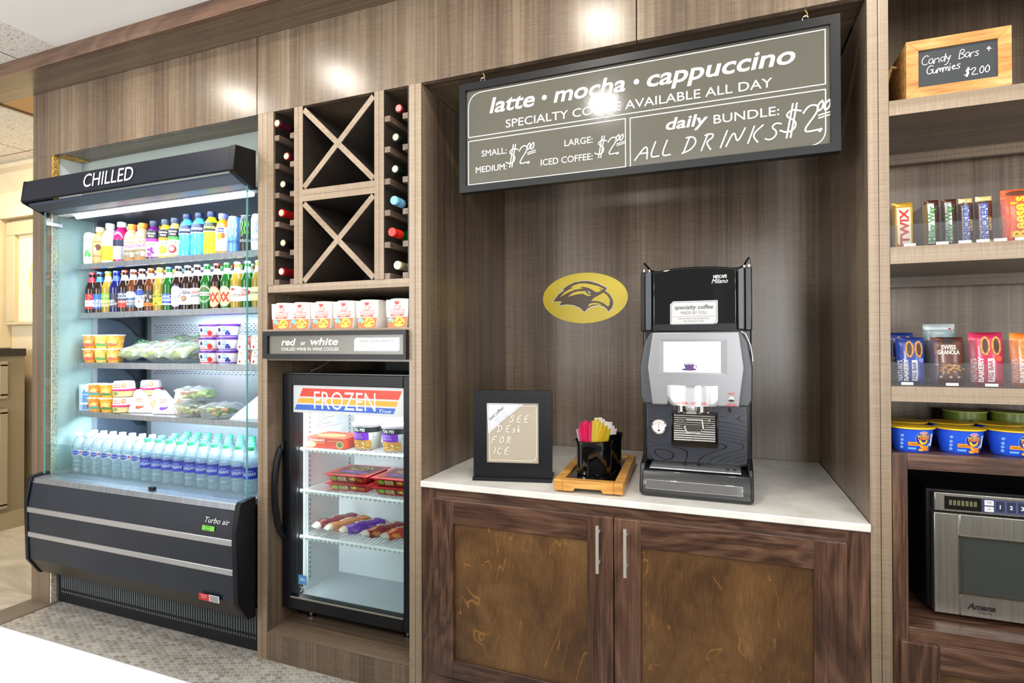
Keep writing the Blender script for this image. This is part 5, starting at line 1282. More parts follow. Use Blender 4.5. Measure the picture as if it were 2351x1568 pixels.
beak = [(-.5774, 1.4807), (-.5612, 1.4962), (-.5337, 1.5088), (-.5177, 1.5184), (-.4996, 1.5031), (-.4828, 1.4744), (-.4884, 1.4825), (-.4907, 1.46), (-.4964, 1.4512), (-.5179, 1.4676), (-.5407, 1.4773), (-.5636, 1.4803)]
low = [(-.5938, 1.4527), (-.5856, 1.4673), (-.5636, 1.4717), (-.5407, 1.4683), (-.5225, 1.4598), (-.5476, 1.4628), (-.5706, 1.4623)]
mb.pol(mp, out, IV, .0014).pol(mp, head, BRN, .0020)
for p in (y1, y2, beak, low): mb.pol(mp, p, YEL, .0026)
mb.pol(mp, [(-.5958, 1.5282), (-.5854, 1.5255), (-.5773, 1.5126), (-.5877, 1.5187)], M('e8e8e4'), .0026)
tag(recentre(mb.build('wall_emblem', None, smooth=False)), 'yellow oval decal with a brown eagle head on the niche wall', 'decal')

# ------------------------------------------------------------------ coffee machine
cm = thing('coffee_machine', 'tall black and silver coffee machine with a bright screen on the white worktop', 'coffee machine', (-.082, .3, .7875))
cx0, cx1 = -.252, .088
CMK = M('131418', .28, coat=.3); CMG = M('4c4e52', .35, .5); CMS = M('8b8c90', .36, .6)
def outline_box(name, poly, y0, y1, m, bev=.004, par=None):
    return MB().prism(poly, 'y', y0, y1, m).build(name, par or cm, bev, 3)
MB().prism([(cx0, .876), (cx1, .876), (cx1, 1.50), (cx1 - .012, 1.518), (-.082, 1.527), (cx0 + .012, 1.518), (cx0, 1.50)], 'y', .165, .56, CMK).build('body', cm, .008, 3)
# base with drip tray
mb = MB().prism([(.066, .790), (.062, .80), (.074, .845), (.090, .868), (.19, .877), (.56, .877), (.56, .790)], 'x', cx0 + .008, cx1 - .006, CMK)
base = mb.build('base', cm, .005, 3)
for x0, x1 in ((cx0, cx0 + .016), (cx1 - .014, cx1)):
    MB().prism([(.085, .790), (.07, .80), (.085, .848), (.10, .885), (.17, .91), (.56, .91), (.56, .790)], 'x', x0, x1, M('0d0e11', .3)).build('base_cheek', base, .004)
mp = plane((0, .0690, .825), (1, 0, 0), (0, .26, 1))
MB().prism([(.0615, .812), (.0675, .842), (.075, .842), (.075, .812)], 'x', cx0 + .020, cx1 - .030, CHROME).build('chrome_band', base, .002)
mb = MB().prism([(.092, .871), (.185, .8795), (.185, .884), (.092, .876)], 'x', cx0 + .030, cx1 - .034, M('c4c6c6', .28, .9))
dt = mb.build('drip_grid', base, .002)
mp = plane((0, .092, .8765), (1, 0, 0), (0, .093, .008)); mb = MB()
for x in (-.115, -.072): mb.ell(mp, x, .055, .006, .008, M('17181b', .4), .0006, 12)
for x in (.015, .035): mb.ell(mp, x, .03, .006, .006, M('17181b', .4), .0006, 12)
mb.stroke(mp, [(-.094, .01), (-.094, .08)], .002, M('55585c'), .0005); mb.build('grid_holes', dt)
# lower dispensing panel
T = NT('wave_panel'); v = T.mapping(T.obj(), (3.5, 3.5, 9)); n = T.noise(v, 1, 0, .4, .3)
w_ = T.math('FRACT', T.math('MULTIPLY', n, 24)); ln = T.math('LESS_THAN', T.math('ABSOLUTE', T.math('SUBTRACT', w_, .5)), .05)
T.l(T.mix(ln, '4a4d55', '24262b'), T.b.inputs['Base Color']); T.b.inputs['Roughness'].default_value = .25; T.b.inputs['Metallic'].default_value = .5
lp = B(cx0 + .014, cx1 - .014, .150, .168, .888, 1.085, T.m).build('dispense_panel', cm, .003)
mb = B(-.158, -.013, .146, .152, .940, 1.052, BLACK_G); mb.build('splash_recess', lp, .003)
mb = B(-.152, -.019, .142, .148, .952, 1.048, CHROME)
for i in range(12): mb.tube([(-.149, .142, .962 + i * .0072), (-.022, .142, .962 + i * .0072)], .0022, CHROME, 6)
mb.tube([(-.112, .1395, 1.03), (-.062, .1395, 1.03), (-.058, .1395, 1.0), (-.066, .1395, .985), (-.108, .1395, .985), (-.116, .1395, 1.0)], .003, CHROME, 6, closed=True)
mb.box(-.156, -.016, .138, .15, .940, .950, CHROME)
mb.build('splash_grille', lp)
ga = MB().lathe([(.024, 0), (.024, .010), (.020, .012), (.019, .009)], CHROME, 26, xf=Matrix.Translation((-.197, .150, 1.0)) @ Matrix.Rotation(PI / 2, 4, 'X'))
mp = plane((-.197, .1406, 1.0)); ga.ell(mp, 0, 0, .0195, .0195, M('eceae2', .4), .0002, 24, 1); ga.stroke(mp, [(0, -.010), (0, .013)], .0016, M('b8242a'), .0006)
for i in range(9): a = PI * (.1 + .1 * i); ga.stroke(mp, [(.013 * math.cos(a), .013 * math.sin(a)), (.017 * math.cos(a), .017 * math.sin(a))], .0011, M('24262a'), .0006)
ga.ell(mp, 0, -.012, .004, .003, M('24262a'), .0006, 10); ga.build('pressure_gauge', lp)
# silver control fascia
fasc = [(-.242, 1.078), (.078, 1.078), (.087, 1.10), (.088, 1.20), (.075, 1.28), (.058, 1.3125), (-.220, 1.3125), (-.240, 1.28), (-.254, 1.20), (-.252, 1.10)]
fs = MB().prism(fasc, 'y', .108, .17, CMG).build('control_fascia', cm, .006, 3)
mb = MB().prism([(-.214, 1.078), (.050, 1.078), (.064, 1.20), (.050, 1.3115), (-.212, 1.3115), (-.228, 1.20)], 'y', .096, .112, CMS); mb.build('silver_front', fs, .004, 3)
sx0, sx1, sz0, sz1 = -.176, -.004, 1.184, 1.281
mb = MB(); D = .0962
for q in ([(sx0 - .018, sz0 - .008), (sx1 + .018, sz0 - .008), (sx1, sz0), (sx0, sz0)], [(sx1 + .018, sz0 - .008), (sx1 + .018, sz1 + .008), (sx1, sz1), (sx1, sz0)], [(sx1 + .018, sz1 + .008), (sx0 - .018, sz1 + .008), (sx0, sz1), (sx1, sz1)], [(sx0 - .018, sz1 + .008), (sx0 - .018, sz0 - .008), (sx0, sz0), (sx0, sz1)]):
    mb.add([(q[0][0], D - .0012, q[0][1]), (q[1][0], D - .0012, q[1][1]), (q[2][0], D - .0006, q[2][1]), (q[3][0], D - .0006, q[3][1])], [(0, 1, 2, 3)], M('8f9094', .3, .7))
mb.build('screen_bezel', fs)
scn = B(sx0, sx1, .0945, .0960, sz0, sz1, M('f6f8fc', .3, emit=1.3)); mp = front(.0945)
PUR = M('4a2f66', .5, emit=.15); cxm, czm = -.097, 1.201
scn.pol(mp, [(cxm - .017, czm + .008), (cxm + .015, czm + .008), (cxm + .011, czm - .006), (cxm - .012, czm - .006)], PUR, .0006); scn.ell(mp, cxm - .001, czm - .008, .023, .004, PUR, .0007, 18)
scn.stroke(mp, [(cxm + .014, czm + .006), (cxm + .022, czm + .004), (cxm + .020, czm - .003), (cxm + .012, czm - .004)], .0022, PUR, .0008)
for i in range(5): scn.ell(mp, cxm - .014 + i * .006, czm + .010 + (i % 2) * .002, .002, .002, PUR, .0008, 8, 1)
scn.build('screen', fs)
ncv = lambda x: .080 + .018 * ((x + .089) / .081) ** 2
nz = MB().prism([(-.170 + .162 * i / 20, ncv(-.170 + .162 * i / 20)) for i in range(21)] + [(-.008, .104), (-.170, .104)], 'z', 1.078, 1.142, CHROME).build('nozzle_cover', fs)
MB().lathe([(.055, 0), (.058, .004), (.058, .026)], CHROME, 28, -.092, .140, 1.054).build('nozzle_ring', nz)
RDT = M('d02a2a', .5); mp = lambda u, v, d=0: Vector((u, ncv(u) - d, v))
MB().text(mp, 'CAUTION - HOT LIQUID', -.092, 1.083, .0075, RDT, width=.092, bold=.02).build('warning_lettering', nz)
bt = MB().lathe([(.0095, 0), (.0095, .004), (.007, .006), (.0005, .0065)], CHROME, 18, xf=Matrix.Translation((.026, .0955, 1.102)) @ Matrix.Rotation(PI / 2, 4, 'X'))
bt.build('hot_water_button', fs)
mp = front(.0955); MB().text(mp, 'HOT', .026, 1.116, .0065, RDT, bold=.02).text(mp, 'LIQUID', .026, 1.082, .0065, RDT, bold=.02).build('button_lettering', fs)
MB().tube([(.024, .125, 1.085), (.024, .125, 1.058)], .0035, CHROME, 8).build('hot_water_spout', fs)
LEDW = M('eef4ff', .5, emit=1.4)
MB().tube([(.055, .104, 1.312), (.068, .104, 1.305), (.082, .106, 1.27), (.089, .108, 1.22)], .0009, LEDW, 6).build('light_line', fs)
# upper bean window
wn = MB().prism([(-.214, 1.318), (.045, 1.318), (.045, 1.512), (-.02, 1.520), (-.084, 1.5225), (-.15, 1.520), (-.214, 1.511)], 'y', .118, .168, BLACK_G).build('bean_window', cm, .006, 3)
B(-.212, .043, .114, .119, 1.318, 1.338, BLACK).build('lower_band', wn)
for x0, x1 in ((-.236, -.216), (.047, .066)):
    MB().prism([(x0, 1.318), (x1, 1.318), (x1, 1.515), (x0, 1.507)], 'y', .112, .168, CMG).build('upright', cm, .004, 3)
for x0, x1 in ((cx0, -.2365), (.0665, cx1)): MB().prism([(x0, 1.315), (x1, 1.315), (x1, 1.515), (x0, 1.513)], 'y', .125, .168, CMK).build('side_rim', cm, .004)
mp = front(.1176); MB().text(mp, 'NESCAFE', -.005, 1.482, .0095, M('f0ece4'), width=.040, bold=.02).text(mp, 'Milano', -.006, 1.466, .014, M('f0ece4'), width=.048, shear=.35).build('brand_lettering', wn)
mb = MB(); mp = front(.1165); sg = [(-.157, 1.333), (-.022, 1.333), (-.012, 1.343), (-.012, 1.412), (-.147, 1.412), (-.157, 1.402)]
mb.prism(sg, 'y', .1145, .1172, M('b4b5b7', .4)); mp = front(.1143)
mb.pol(mp, [(-.084 + (a + .084) * .96, 1.3725 + (b - 1.3725) * .94) for a, b in sg], M('b9babb', .4), .0003); mb.stroke(mp, [(-.084 + (a + .084) * .945, 1.3725 + (b - 1.3725) * .91) for a, b in sg], .0013, M('6d6f72'), .0007, True)
mb.text(mp, 'specialty coffee', -.0845, 1.386, .0125, M('4b4c50'), width=.118, bold=.018, shear=.2); mb.text(mp, 'MADE BY YOU', -.0845, 1.3695, .0095, M('6a6b6e'), width=.078); mb.stroke(mp, [(-.152, 1.3625), (-.017, 1.3625)], .0011, M('8a8b8e'), .0008)
mb.text(mp, 'FOR PAYMENT OR ASSISTANCE,', -.0845, 1.353, .0046, M('77787b'), width=.094); mb.text(mp, 'SEE THE FRONT DESK', -.0845, 1.3445, .0046, M('77787b'), width=.062); mb.build('sign_card', wn)['label'] = 'grey sign card on the bean window'
for sx, d in ((cx0 + .005, 1), (cx1 - .005, -1)):
    MB().tube([(sx, .15, 1.510), (sx + .001 * d, .15, 1.540), (sx + .003 * d, .16, 1.546), (sx + .008 * d, .18, 1.540), (sx + .016 * d, .22, 1.530), (sx + .03 * d, .26, 1.528), (-.082, .30, 1.531)], .0035, CMK, 8).build('top_rail', cm)
    MB().tube([(sx + .002 * d, .15, 1.505), (sx + .002 * d, .15, 1.524)], .0042, CHROME, 8).tube([(sx + .015 * d, .19, 1.51), (sx + .015 * d, .19, 1.528)], .0035, CHROME, 8).build('rail_post', cm)
for x in (-.215, .05):
    for y in (.12, .52): MB().lathe([(.014, .7872), (.014, .7905)], BLACK, 14, x, y).build('foot', cm)

# ------------------------------------------------------------------ bamboo tray, pots of sugar packets
TR = math.radians(3.5)
t = thing('condiment_tray', 'bamboo tray with black inlay left of the coffee machine', 'tray', (-.424, .262, .7872), TR)
tw, td, th_ = .113, .245, .042
mb = B(-tw, -tw + .030, -td, td, .006, th_, BAMBOO); mb.box(tw - .030, tw, -td, td, .006, th_, BAMBOO); mb.build('side_rail', t, .003, local=True)
mb = MB().prism([(-tw + .030, .006), (-.048, .006), (-.043, .016), (.043, .016), (.048, .006), (tw - .030, .006), (tw - .030, th_), (-tw + .030, th_)], 'y', -td, -td + .034, BAMBOO); mb.build('front_rail', t, .002, local=True)
B(-tw + .030, tw - .030, td - .034, td, .006, th_, BAMBOO).build('back_rail', t, .002, local=True)
B(-tw + .030, tw - .030, -td + .034, td - .034, .012, .034, BLACK_G).build('inlay', t, local=True)
for y in (-.18, .18):
    for x in (-.085, .085): B(x - .02, x + .02, y - .02, y + .02, .0002, .007, BLACK).build('rubber_foot', t, local=True)
def pot(label, x, y):
    """black pot of three joined lobes"""
    p = thing('packet_pot', label, 'pot', (x, y, .8216), .35, 'black sugar pots on the tray')
    N_ = 48
    def ring(r, z): return [((r * (1 + .085 * math.cos(3 * a + 1.2))) * math.cos(a), (r * (1 + .085 * math.cos(3 * a + 1.2))) * math.sin(a), z) for a in [2 * PI * i / N_ for i in range(N_)]]
    vs, fs_ = [], []; prf = [(.055, 0), (.058, .004), (.0595, .095), (.0640, .114), (.0650, .1165), (.0635, .118), (.0570, .095), (.0550, .01)]
    for r, z in prf: vs += ring(r, z)
    for j in range(len(prf) - 1):
        for i in range(N_): a, b = j * N_ + i, j * N_ + (i + 1) % N_; fs_.append((a, b, b + N_, a + N_))
    fs_ += [tuple(reversed(range(N_))), tuple(range((len(prf) - 1) * N_, len(prf) * N_))]
    MB().add(vs, fs_, BLACK_G).build('pot', p, local=True); return p
pot('black lobed pot full of pink and yellow sugar packets at the tray front', -.427, .180); pot('black lobed pot of pale packets at the back of the bamboo tray', -.419, .345)
def packet(label, x, y, z, rz, lean, lean2, col, cat_group, h=.088, w=.040, band=None):
    p = thing('sugar_packet', label, 'sugar packet', (x, y, z), rz, cat_group)
    xf = Matrix.Rotation(lean2, 4, 'Y') @ Matrix.Rotation(lean, 4, 'X')
    vs, fs_ = [], []
    for sgn in (1, -1):
        for j in range(7):
            for i in range(5):
                u, v = i / 4 * 2 - 1, j / 6; e = (1 - u * u) * min(1, 6 * v * (1 - v) * 1.0)
                vs.append((u * w / 2, sgn * .0011 * e + .0016 * math.sin(5 * v + u), v * h))
        k = 0 if sgn == 1 else 35
        for j in range(6):
            for i in range(4):
                q = (k + j * 5 + i, k + j * 5 + i + 1, k + j * 5 + 6 + i, k + j * 5 + 5 + i); fs_.append(q if sgn == -1 else q[::-1])
    mb = MB().add(vs, fs_, M(col, .45), xf)
    if band:
        mb.add([(a * .62, b + (.0004 if k_ < 35 else -.0004), .2 * h + c * .55) for k_, (a, b, c) in enumerate(vs)], fs_, M(band, .45), xf)
    mb.build('paper', p, local=True); return p
rn = random.Random(21); PCTR = Vector((-.428, .150)); z_ = .8340
def fan(cx, cy, runs, half, top, rz, place, h):
    tot = sum(n for n, *_ in runs); k = 0
    for n, cols, nm, grp in runs:
        for i in range(n):
            u = (k + .5) / tot * 2 - 1; k += 1; c = rn.choice(cols)
            packet('%s sugar packet, %s from the left among its colour in the %s' % (nm, ORD[i], place), cx + half * u * math.sin(rz), cy - half * u * math.cos(rz), .8345, rz, top * u, rn.uniform(-.008, .008), c[0], grp, h * (1 - .16 * u * u) + rn.uniform(-.014, .012), .036, c[1])
fan(-.427, .180, [(1, [('c9d8ee', '5a86c8'), ('dfe8f4', '6f98d0')], 'pale blue', 'pale blue sugar packets'), (9, [('ee3f7c', None), ('f0588e', None), ('e8306c', None)], 'pink', 'pink sugar packets'),
    (9, [('f0d84a', None), ('f4e370', None), ('e8cc38', None)], 'yellow', 'yellow sugar packets')], .025, .26, PI / 2 - .25, 'front pot', .168)
fan(-.419, .345, [(8, [('f2ece8', 'e8784a'), ('f0e4de', 'dc6a50')], 'white and orange', 'white and orange packets')], .020, .34, .75, 'back pot', .158)

# ------------------------------------------------------------------ iced coffee notice in a black frame
FR = math.radians(12.5)
t = thing('notice_frame', 'upright black frame with a grey iced coffee notice on the worktop', 'frame', (-.706, .118, .7872), FR)
B(-.142, .142, -.032, .085, 0, .012, BLACK).build('base', t, .001, local=True)
mitred(MB(), -.142, .142, .012, .322, .048, .048, .050, .046, -.012, .012, BLACK).build('border', t, local=True)
mb = B(-.0945, .0945, -.006, .004, .061, .277, M('a79d8c', .5)); mp = front(-.0062); CRM = M('ece4d2', .5)
mb.stroke(mp, rounded([(-.084, .070), (.086, .070), (.086, .266), (-.084, .266)], .022, [1]), .0016, CRM, .0004, True)
mb.stroke(mp, [(-.093, .2755), (.093, .2755)], .003, CRM, .0004)
mb.pol(mp, [(-.0955, .2765), (.045, .279), (-.088, .166)], M('e2e2e6', .45), .0008); mb.stroke(mp, [(-.089, .270), (.030, .273), (-.083, .178)], .0012, M('8d8f9c'), .0012, True)
a_ = math.radians(41)
mb.text(mp, 'iced coffee?', -.055, .235, .0115, M('2d2f38'), rot=a_, off=.0014, bold=.012, width=.068)
for i, s_ in enumerate(('GRAB ICE HERE', 'AND TAKE TO OUR', 'COFFEE MACHINE')): mb.text(mp, s_, -.044 + i * .0065, .226 - i * .0065, .0046, M('8d8f9c'), rot=a_, off=.0014, width=.050)
mb.build('notice', t, local=True)
mb = MB(); CH2 = M('efe9dc', .6)
for s_, u, v in (('SEE', -.012, .208), ('DEsk', -.056, .172), ('FOR', -.078, .132), ('ICE', -.072, .092)): hand(mb, mp, s_, u, v, .024, CH2, 1.05, .2, .0024, off=.0018)
mb.build('chalk_writing', t, local=True)
B(-.05, .05, .012, .016, .012, .15, BLACK).build('back_strut', t, local=True)
gr = MB().lathe([(.032, .7872), (.032, .789), (.026, .789), (.026, .7873)], M('e4e4e0', .3), 24, -.552, .70)
tag(recentre(gr.build('cable_grommet')), 'pale round cable grommet in the worktop behind the notice frame', 'grommet')

# ------------------------------------------------------------------ right bay: crate, candy, snack bars, macaroni cups, microwave
t = thing('wooden_crate', 'small pine crate with chalkboard front and rope handle on the top shelf', 'crate', (.575, .10, 1.9245))
x0, x1, y0, z0, z1 = .463, .688, .006, 1.9245, 2.078
for a in ((x0, x0 + .012, .02, .26), (x1 - .012, x1, .02, .26)): B(a[0], a[1], a[2], a[3], z0, z1 - .003, CRATE).build('side', t, .001)
B(x0, x1, .25, .262, z0, z1 - .003, CRATE).build('back', t); B(x0, x1, .02, .25, z0, z0 + .01, CRATE).build('bottom', t)
mb = MB(); e = .028
for q in ([(x0, z0), (x1, z0), (x1 - e, z0 + e), (x0 + e, z0 + e)], [(x1, z0), (x1, z1), (x1 - e, z1 - e), (x1 - e, z0 + e)], [(x1, z1), (x0, z1), (x0 + e, z1 - e), (x1 - e, z1 - e)], [(x0, z1), (x0, z0), (x0 + e, z0 + e), (x0 + e, z1 - e)]): mb.prism(q, 'y', y0, .020, CRATE)
mb.build('front_frame', t, .001)
mb = B(x0 + e - .001, x1 - e + .001, .011, .019, z0 + e - .001, z1 - e + .001, M('2b2f33', .6)); mp = front(.0108); CHK = M('efefea', .6)
hand(mb, mp, 'Candy', .496, 2.010, .026, CHK, .58, .12, .0016, .03); hand(mb, mp, 'Bars', .577, 2.013, .025, CHK, .55, .12, .0016, .02); hand(mb, mp, '&', .637, 2.020, .018, CHK, .6, .1, .0016)
hand(mb, mp, 'Gummies', .507, 1.984, .024, CHK, .56, .12, .0018, .03); hand(mb, mp, '$2.00', .590, 1.966, .019, CHK, .66, .1, .0018, .02)
mb.build('chalkboard', t)
ROPE = noisy('jute_rope', [(.3, '8a6a3c'), (.6, 'b8945c')], 200, 3, .8, 0, .4)
MB().tube([(x0 - .001, .085, 2.045), (x0 - .014, .085, 2.050), (x0 - .020, .092, 2.03), (x0 - .022, .115, 1.995), (x0 - .020, .138, 2.03), (x0 - .014, .145, 2.050), (x0 - .001, .145, 2.045)], .0055, ROPE, 8).build('rope_handle', t)
def bin_tray(name, label, z, dividers, h_front, h_div):
    t = thing(name, label, 'snack tray', (.58, .09, z))
    B(.426, .90, .022, .20, z, z + .003, ACRYL).build('base', t); B(.426, .90, .020, .0225, z, z + h_front, ACRYL).build('front_lip', t)
    for x in dividers: B(x - .0012, x + .0012, .023, .20, z + .003, z + h_div, ACRYL).build('divider', t)
    mb = MB()
    for i, x in enumerate(dividers[:-1]): B(x + .018, x + .045, .0185, .020, z + .003, z + .010, M('efece2', .5)).build('price_tab', t)
    return t
bin_tray('acrylic_tray', 'clear acrylic candy tray with dividers on the middle shelf', 1.5312, [.440, .512, .5605, .5985, .6345, .678, .79], .062, .115)
bin_tray('acrylic_tray', 'clear acrylic snack bar tray with dividers on the shelf above the macaroni', 1.1592, [.432, .531, .614, .702, .79], .062, .122)
def bar(label, x, y, z, w, h, d, col, ends, txt, tcol, grp, rz=0.0, lean=.10, cat='candy bar', kind='v', extra=None, name='candy_bar'):
    t = thing(name, label, cat, (x, y, z), rz, grp)
    xf = Matrix.Rotation(-lean, 4, 'X')
    vs, fs_ = pillow(8, 16, w, h, d, lambda u, v: 0.0); vs = [(a * (1 + .03 * math.sin(40 * b)), -c, b + h / 2) for a, b, c in vs]
    fs_ = [tuple(reversed(f)) for f in fs_]
    MB().add(vs, fs_, M(col, .25, coat=.3), xf).build('wrapper', t, local=True)
    mb = MB(); dep = lambda u, v: d / 2 * max(0, 1 - abs(2 * u / w) ** 3) ** .6 * max(0, 1 - abs(2 * v / h - 1) ** 4) ** .6
    mp = lambda u, v, o=0: xf @ Vector((u, -dep(u, v) - o, v))
    if ends:
        for a, b in ((.0, .1), (.9, 1.0)): mb.rect(mp, -w / 2, w / 2, a * h, b * h, M(ends, .3, .4), .0008, 8, 3)
    if extra: extra(mb, mp, w, h)
    if txt:
        if kind == 'v': mb.text(mp, txt, w * {'TWIX': .24, 'Milky Way': .07, 'SNICKERS': .10}.get(txt, .16), h * .48, w * .40, M(tcol, .4), rot=PI / 2, off=.002, bold=.03, width=h * .74)
        else: mb.text(mp, txt, 0, h * .6, w * .15, M(tcol, .4), off=.002, bold=.03, maxw=w * .8)
    mb.build('print', t, local=True); return t
zt = 1.5345
def ex_twix(mb, mp, w, h): mb.rect(mp, -w * .30, w * .36, .12 * h, .88 * h, M('f2e6c4', .35), .0009, 6, 6); mb.text(mp, 'LEFT', 0, .03 * h, w * .2, M('c8262a'), off=.002, bold=.02)
def ex_mw(mb, mp, w, h): mb.rect(mp, -w * .34, w * .10, .08 * h, .92 * h, M('e4eee0', .35), .0009, 6, 6)
def ex_snk(mb, mp, w, h): mb.rect(mp, -w * .36, w * .14, .10 * h, .84 * h, M('d9dff0', .35), .0009, 6, 6); mb.text(mp, 'ALMOND', w * .34, .42 * h, w * .16, M('e8c040'), rot=PI / 2, off=.002, bold=.02)
def ex_ree(mb, mp, w, h): mb.rect(mp, w * .28, w * .48, .1 * h, .9 * h, M('f2d21c', .35), .0009, 4, 6); mb.ell(mp, 0, .92 * h, w * .4, .05 * h, M('5a2a12', .4), .0012, 12); mb.text(mp, 'PEANUT BUTTER CUPS', w * .38, .5 * h, w * .08, M('5a2a12'), rot=PI / 2, off=.002)
CG = 'candy bars in the acrylic tray'
bar('gold candy bar with red vertical lettering at the left of the candy tray', .474, .085, zt, .050, .134, .018, 'd9a93c', 'c8962c', 'TWIX', 'c8202a', CG, .05, .08, extra=ex_twix)
bar('brown and green candy bar, left one of the green lettered pair', .539, .075, zt, .033, .132, .018, '3a1a10', '4a2416', 'Milky Way', '3f8a34', CG, .08, .06, extra=ex_mw)
bar('brown and green candy bar, right one of the green lettered pair', .5795, .080, zt, .033, .132, .018, '3a1a10', '4a2416', 'Milky Way', '3f8a34', CG, .05, .06, extra=ex_mw)
bar('brown candy bar with blue lettering, left one of the blue lettered pair', .6165, .080, zt, .031, .130, .018, '4a2012', 'e3cf8e', 'SNICKERS', '2a3fa8', CG, .06, .06, extra=ex_snk)
bar('brown candy bar with blue lettering, right one of the blue lettered pair', .656, .080, zt, .036, .132, .018, '4a2012', 'e3cf8e', 'SNICKERS', '2a3fa8', CG, .05, .06, extra=ex_snk)
bar('bright orange peanut butter candy packet beside the divider', .731, .085, zt, .072, .145, .020, 'e4521c', None, "Reese's", 'f4d21c', CG, .0, .06, extra=ex_ree)
zt = 1.1625
def ex_fig(c):
    def f(mb, mp, w, h):
        for dx in (-.02, .4):
            cu = (dx - .02) * w * .8 - .002; mb.ell(mp, cu, .74 * h, w * .155, .185 * h, M('c98a44', .5), .0010, 16); mb.ell(mp, cu, .74 * h, w * .085, .14 * h, M('4a2a1c', .5), .0014, 14)
            for k in range(14): mb.ell(mp, cu + w * .12 * math.cos(k * .449), .74 * h + .165 * h * math.sin(k * .449), w * .025, h * .014, M('e0b070' if k % 2 else 'b87a34', .6), .0016 + k * .00003, 7, 1)
        mb.text(mp, "NATURE'S", -w * .34, .28 * h, w * .14, M('f4f0ea'), rot=PI / 2, off=.002, bold=.02, width=h * .44); mb.text(mp, 'BAKERY', -w * .14, .29 * h, w * .15, M('f4f0ea'), rot=PI / 2, off=.002, bold=.04, width=h * .48)
        mb.rect(mp, w * .0, w * .20, .06 * h, .50 * h, M('f2efe8', .4), .0010, 4, 6); mb.text(mp, 'FIG BAR', w * .15, .28 * h, w * .13, M(c), rot=PI / 2, off=.002, bold=.02, width=h * .38)
        mb.ell(mp, w * .34, .50 * h, w * .10, .055 * h, M('7a8ac8' if c.startswith('2') else 'e8542c', .4), .0016, 12)
    return f
SG = 'snack bars in the acrylic tray'
bar('dark blue fig bar packet at the left of the snack bar tray', .489, .080, zt, .066, .128, .020, '24449a', '1d3480', None, None, SG, .05, .10, 'snack bar', extra=ex_fig('24449a'), name='snack_bar')
bar('dark blue fig bar packet standing behind the front blue one', .478, .135, zt, .066, .142, .020, '24449a', '1d3480', None, None, SG, .05, .06, 'snack bar', extra=ex_fig('24449a'), name='snack_bar')
def ex_gran(mb, mp, w, h):
    mb.rect(mp, -w * .16, w * .16, .86 * h, .985 * h, M('1f1a18', .4), .0012, 4, 3); mb.text(mp, 'SWISS', 0, .735 * h, w * .15, M('f0e6d4'), off=.002, bold=.03, width=w * .46); mb.text(mp, 'GRANOLA', 0, .63 * h, w * .15, M('f0e6d4'), off=.002, bold=.03, width=w * .68)
    r_ = random.Random(2)
    for i in range(30): mb.ell(mp, r_.gauss(0, .2) * w, (.36 + r_.gauss(0, .055)) * h, w * .06, h * .022, M(r_.choice(['d9a04c', 'e8c07a', 'c8843a', '6a4024'])), .0012 + i * .00002, 8, 1)
    for x in (-.25, .05, .3): mb.ell(mp, x * w, .15 * h, w * .05, h * .025, M('cbb8a4'), .0012, 10)
bar('brown granola pouch with oat clusters in the snack bar tray', .5725, .080, zt, .072, .128, .026, '5f3424', '53291c', None, None, SG, .0, .08, 'granola pouch', extra=ex_gran, name='granola_pouch')
bar('grey mountain-print granola pouch standing behind the brown one', .5725, .140, zt, .074, .166, .026, '7f9296', 'c4d0d2', None, None, SG, .0, .05, 'granola pouch', extra=lambda mb, mp, w, h: [mb.pol(mp, [(-w * .48, .84 * h), (w * .1, .97 * h), (w * .46, .86 * h)], M('dfe6e6', .4), .0015), mb.rect(mp, w * .28, w * .36, .90 * h, .93 * h, M('c8322c'), .002)], name='granola_pouch')
bar('crimson raspberry fig bar packet in the snack bar tray', .658, .080, zt, .072, .140, .020, 'c01f4c', 'b01a44', None, None, SG, .0, .08, 'snack bar', extra=ex_fig('c01f4c'), name='snack_bar')
bar('bright orange snack bar packet at the right of the snack bar tray', .745, .080, zt, .070, .138, .020, 'e8821c', 'd9741a', None, None, SG, .0, .08, 'snack bar', extra=ex_fig('c8641a'), name='snack_bar')
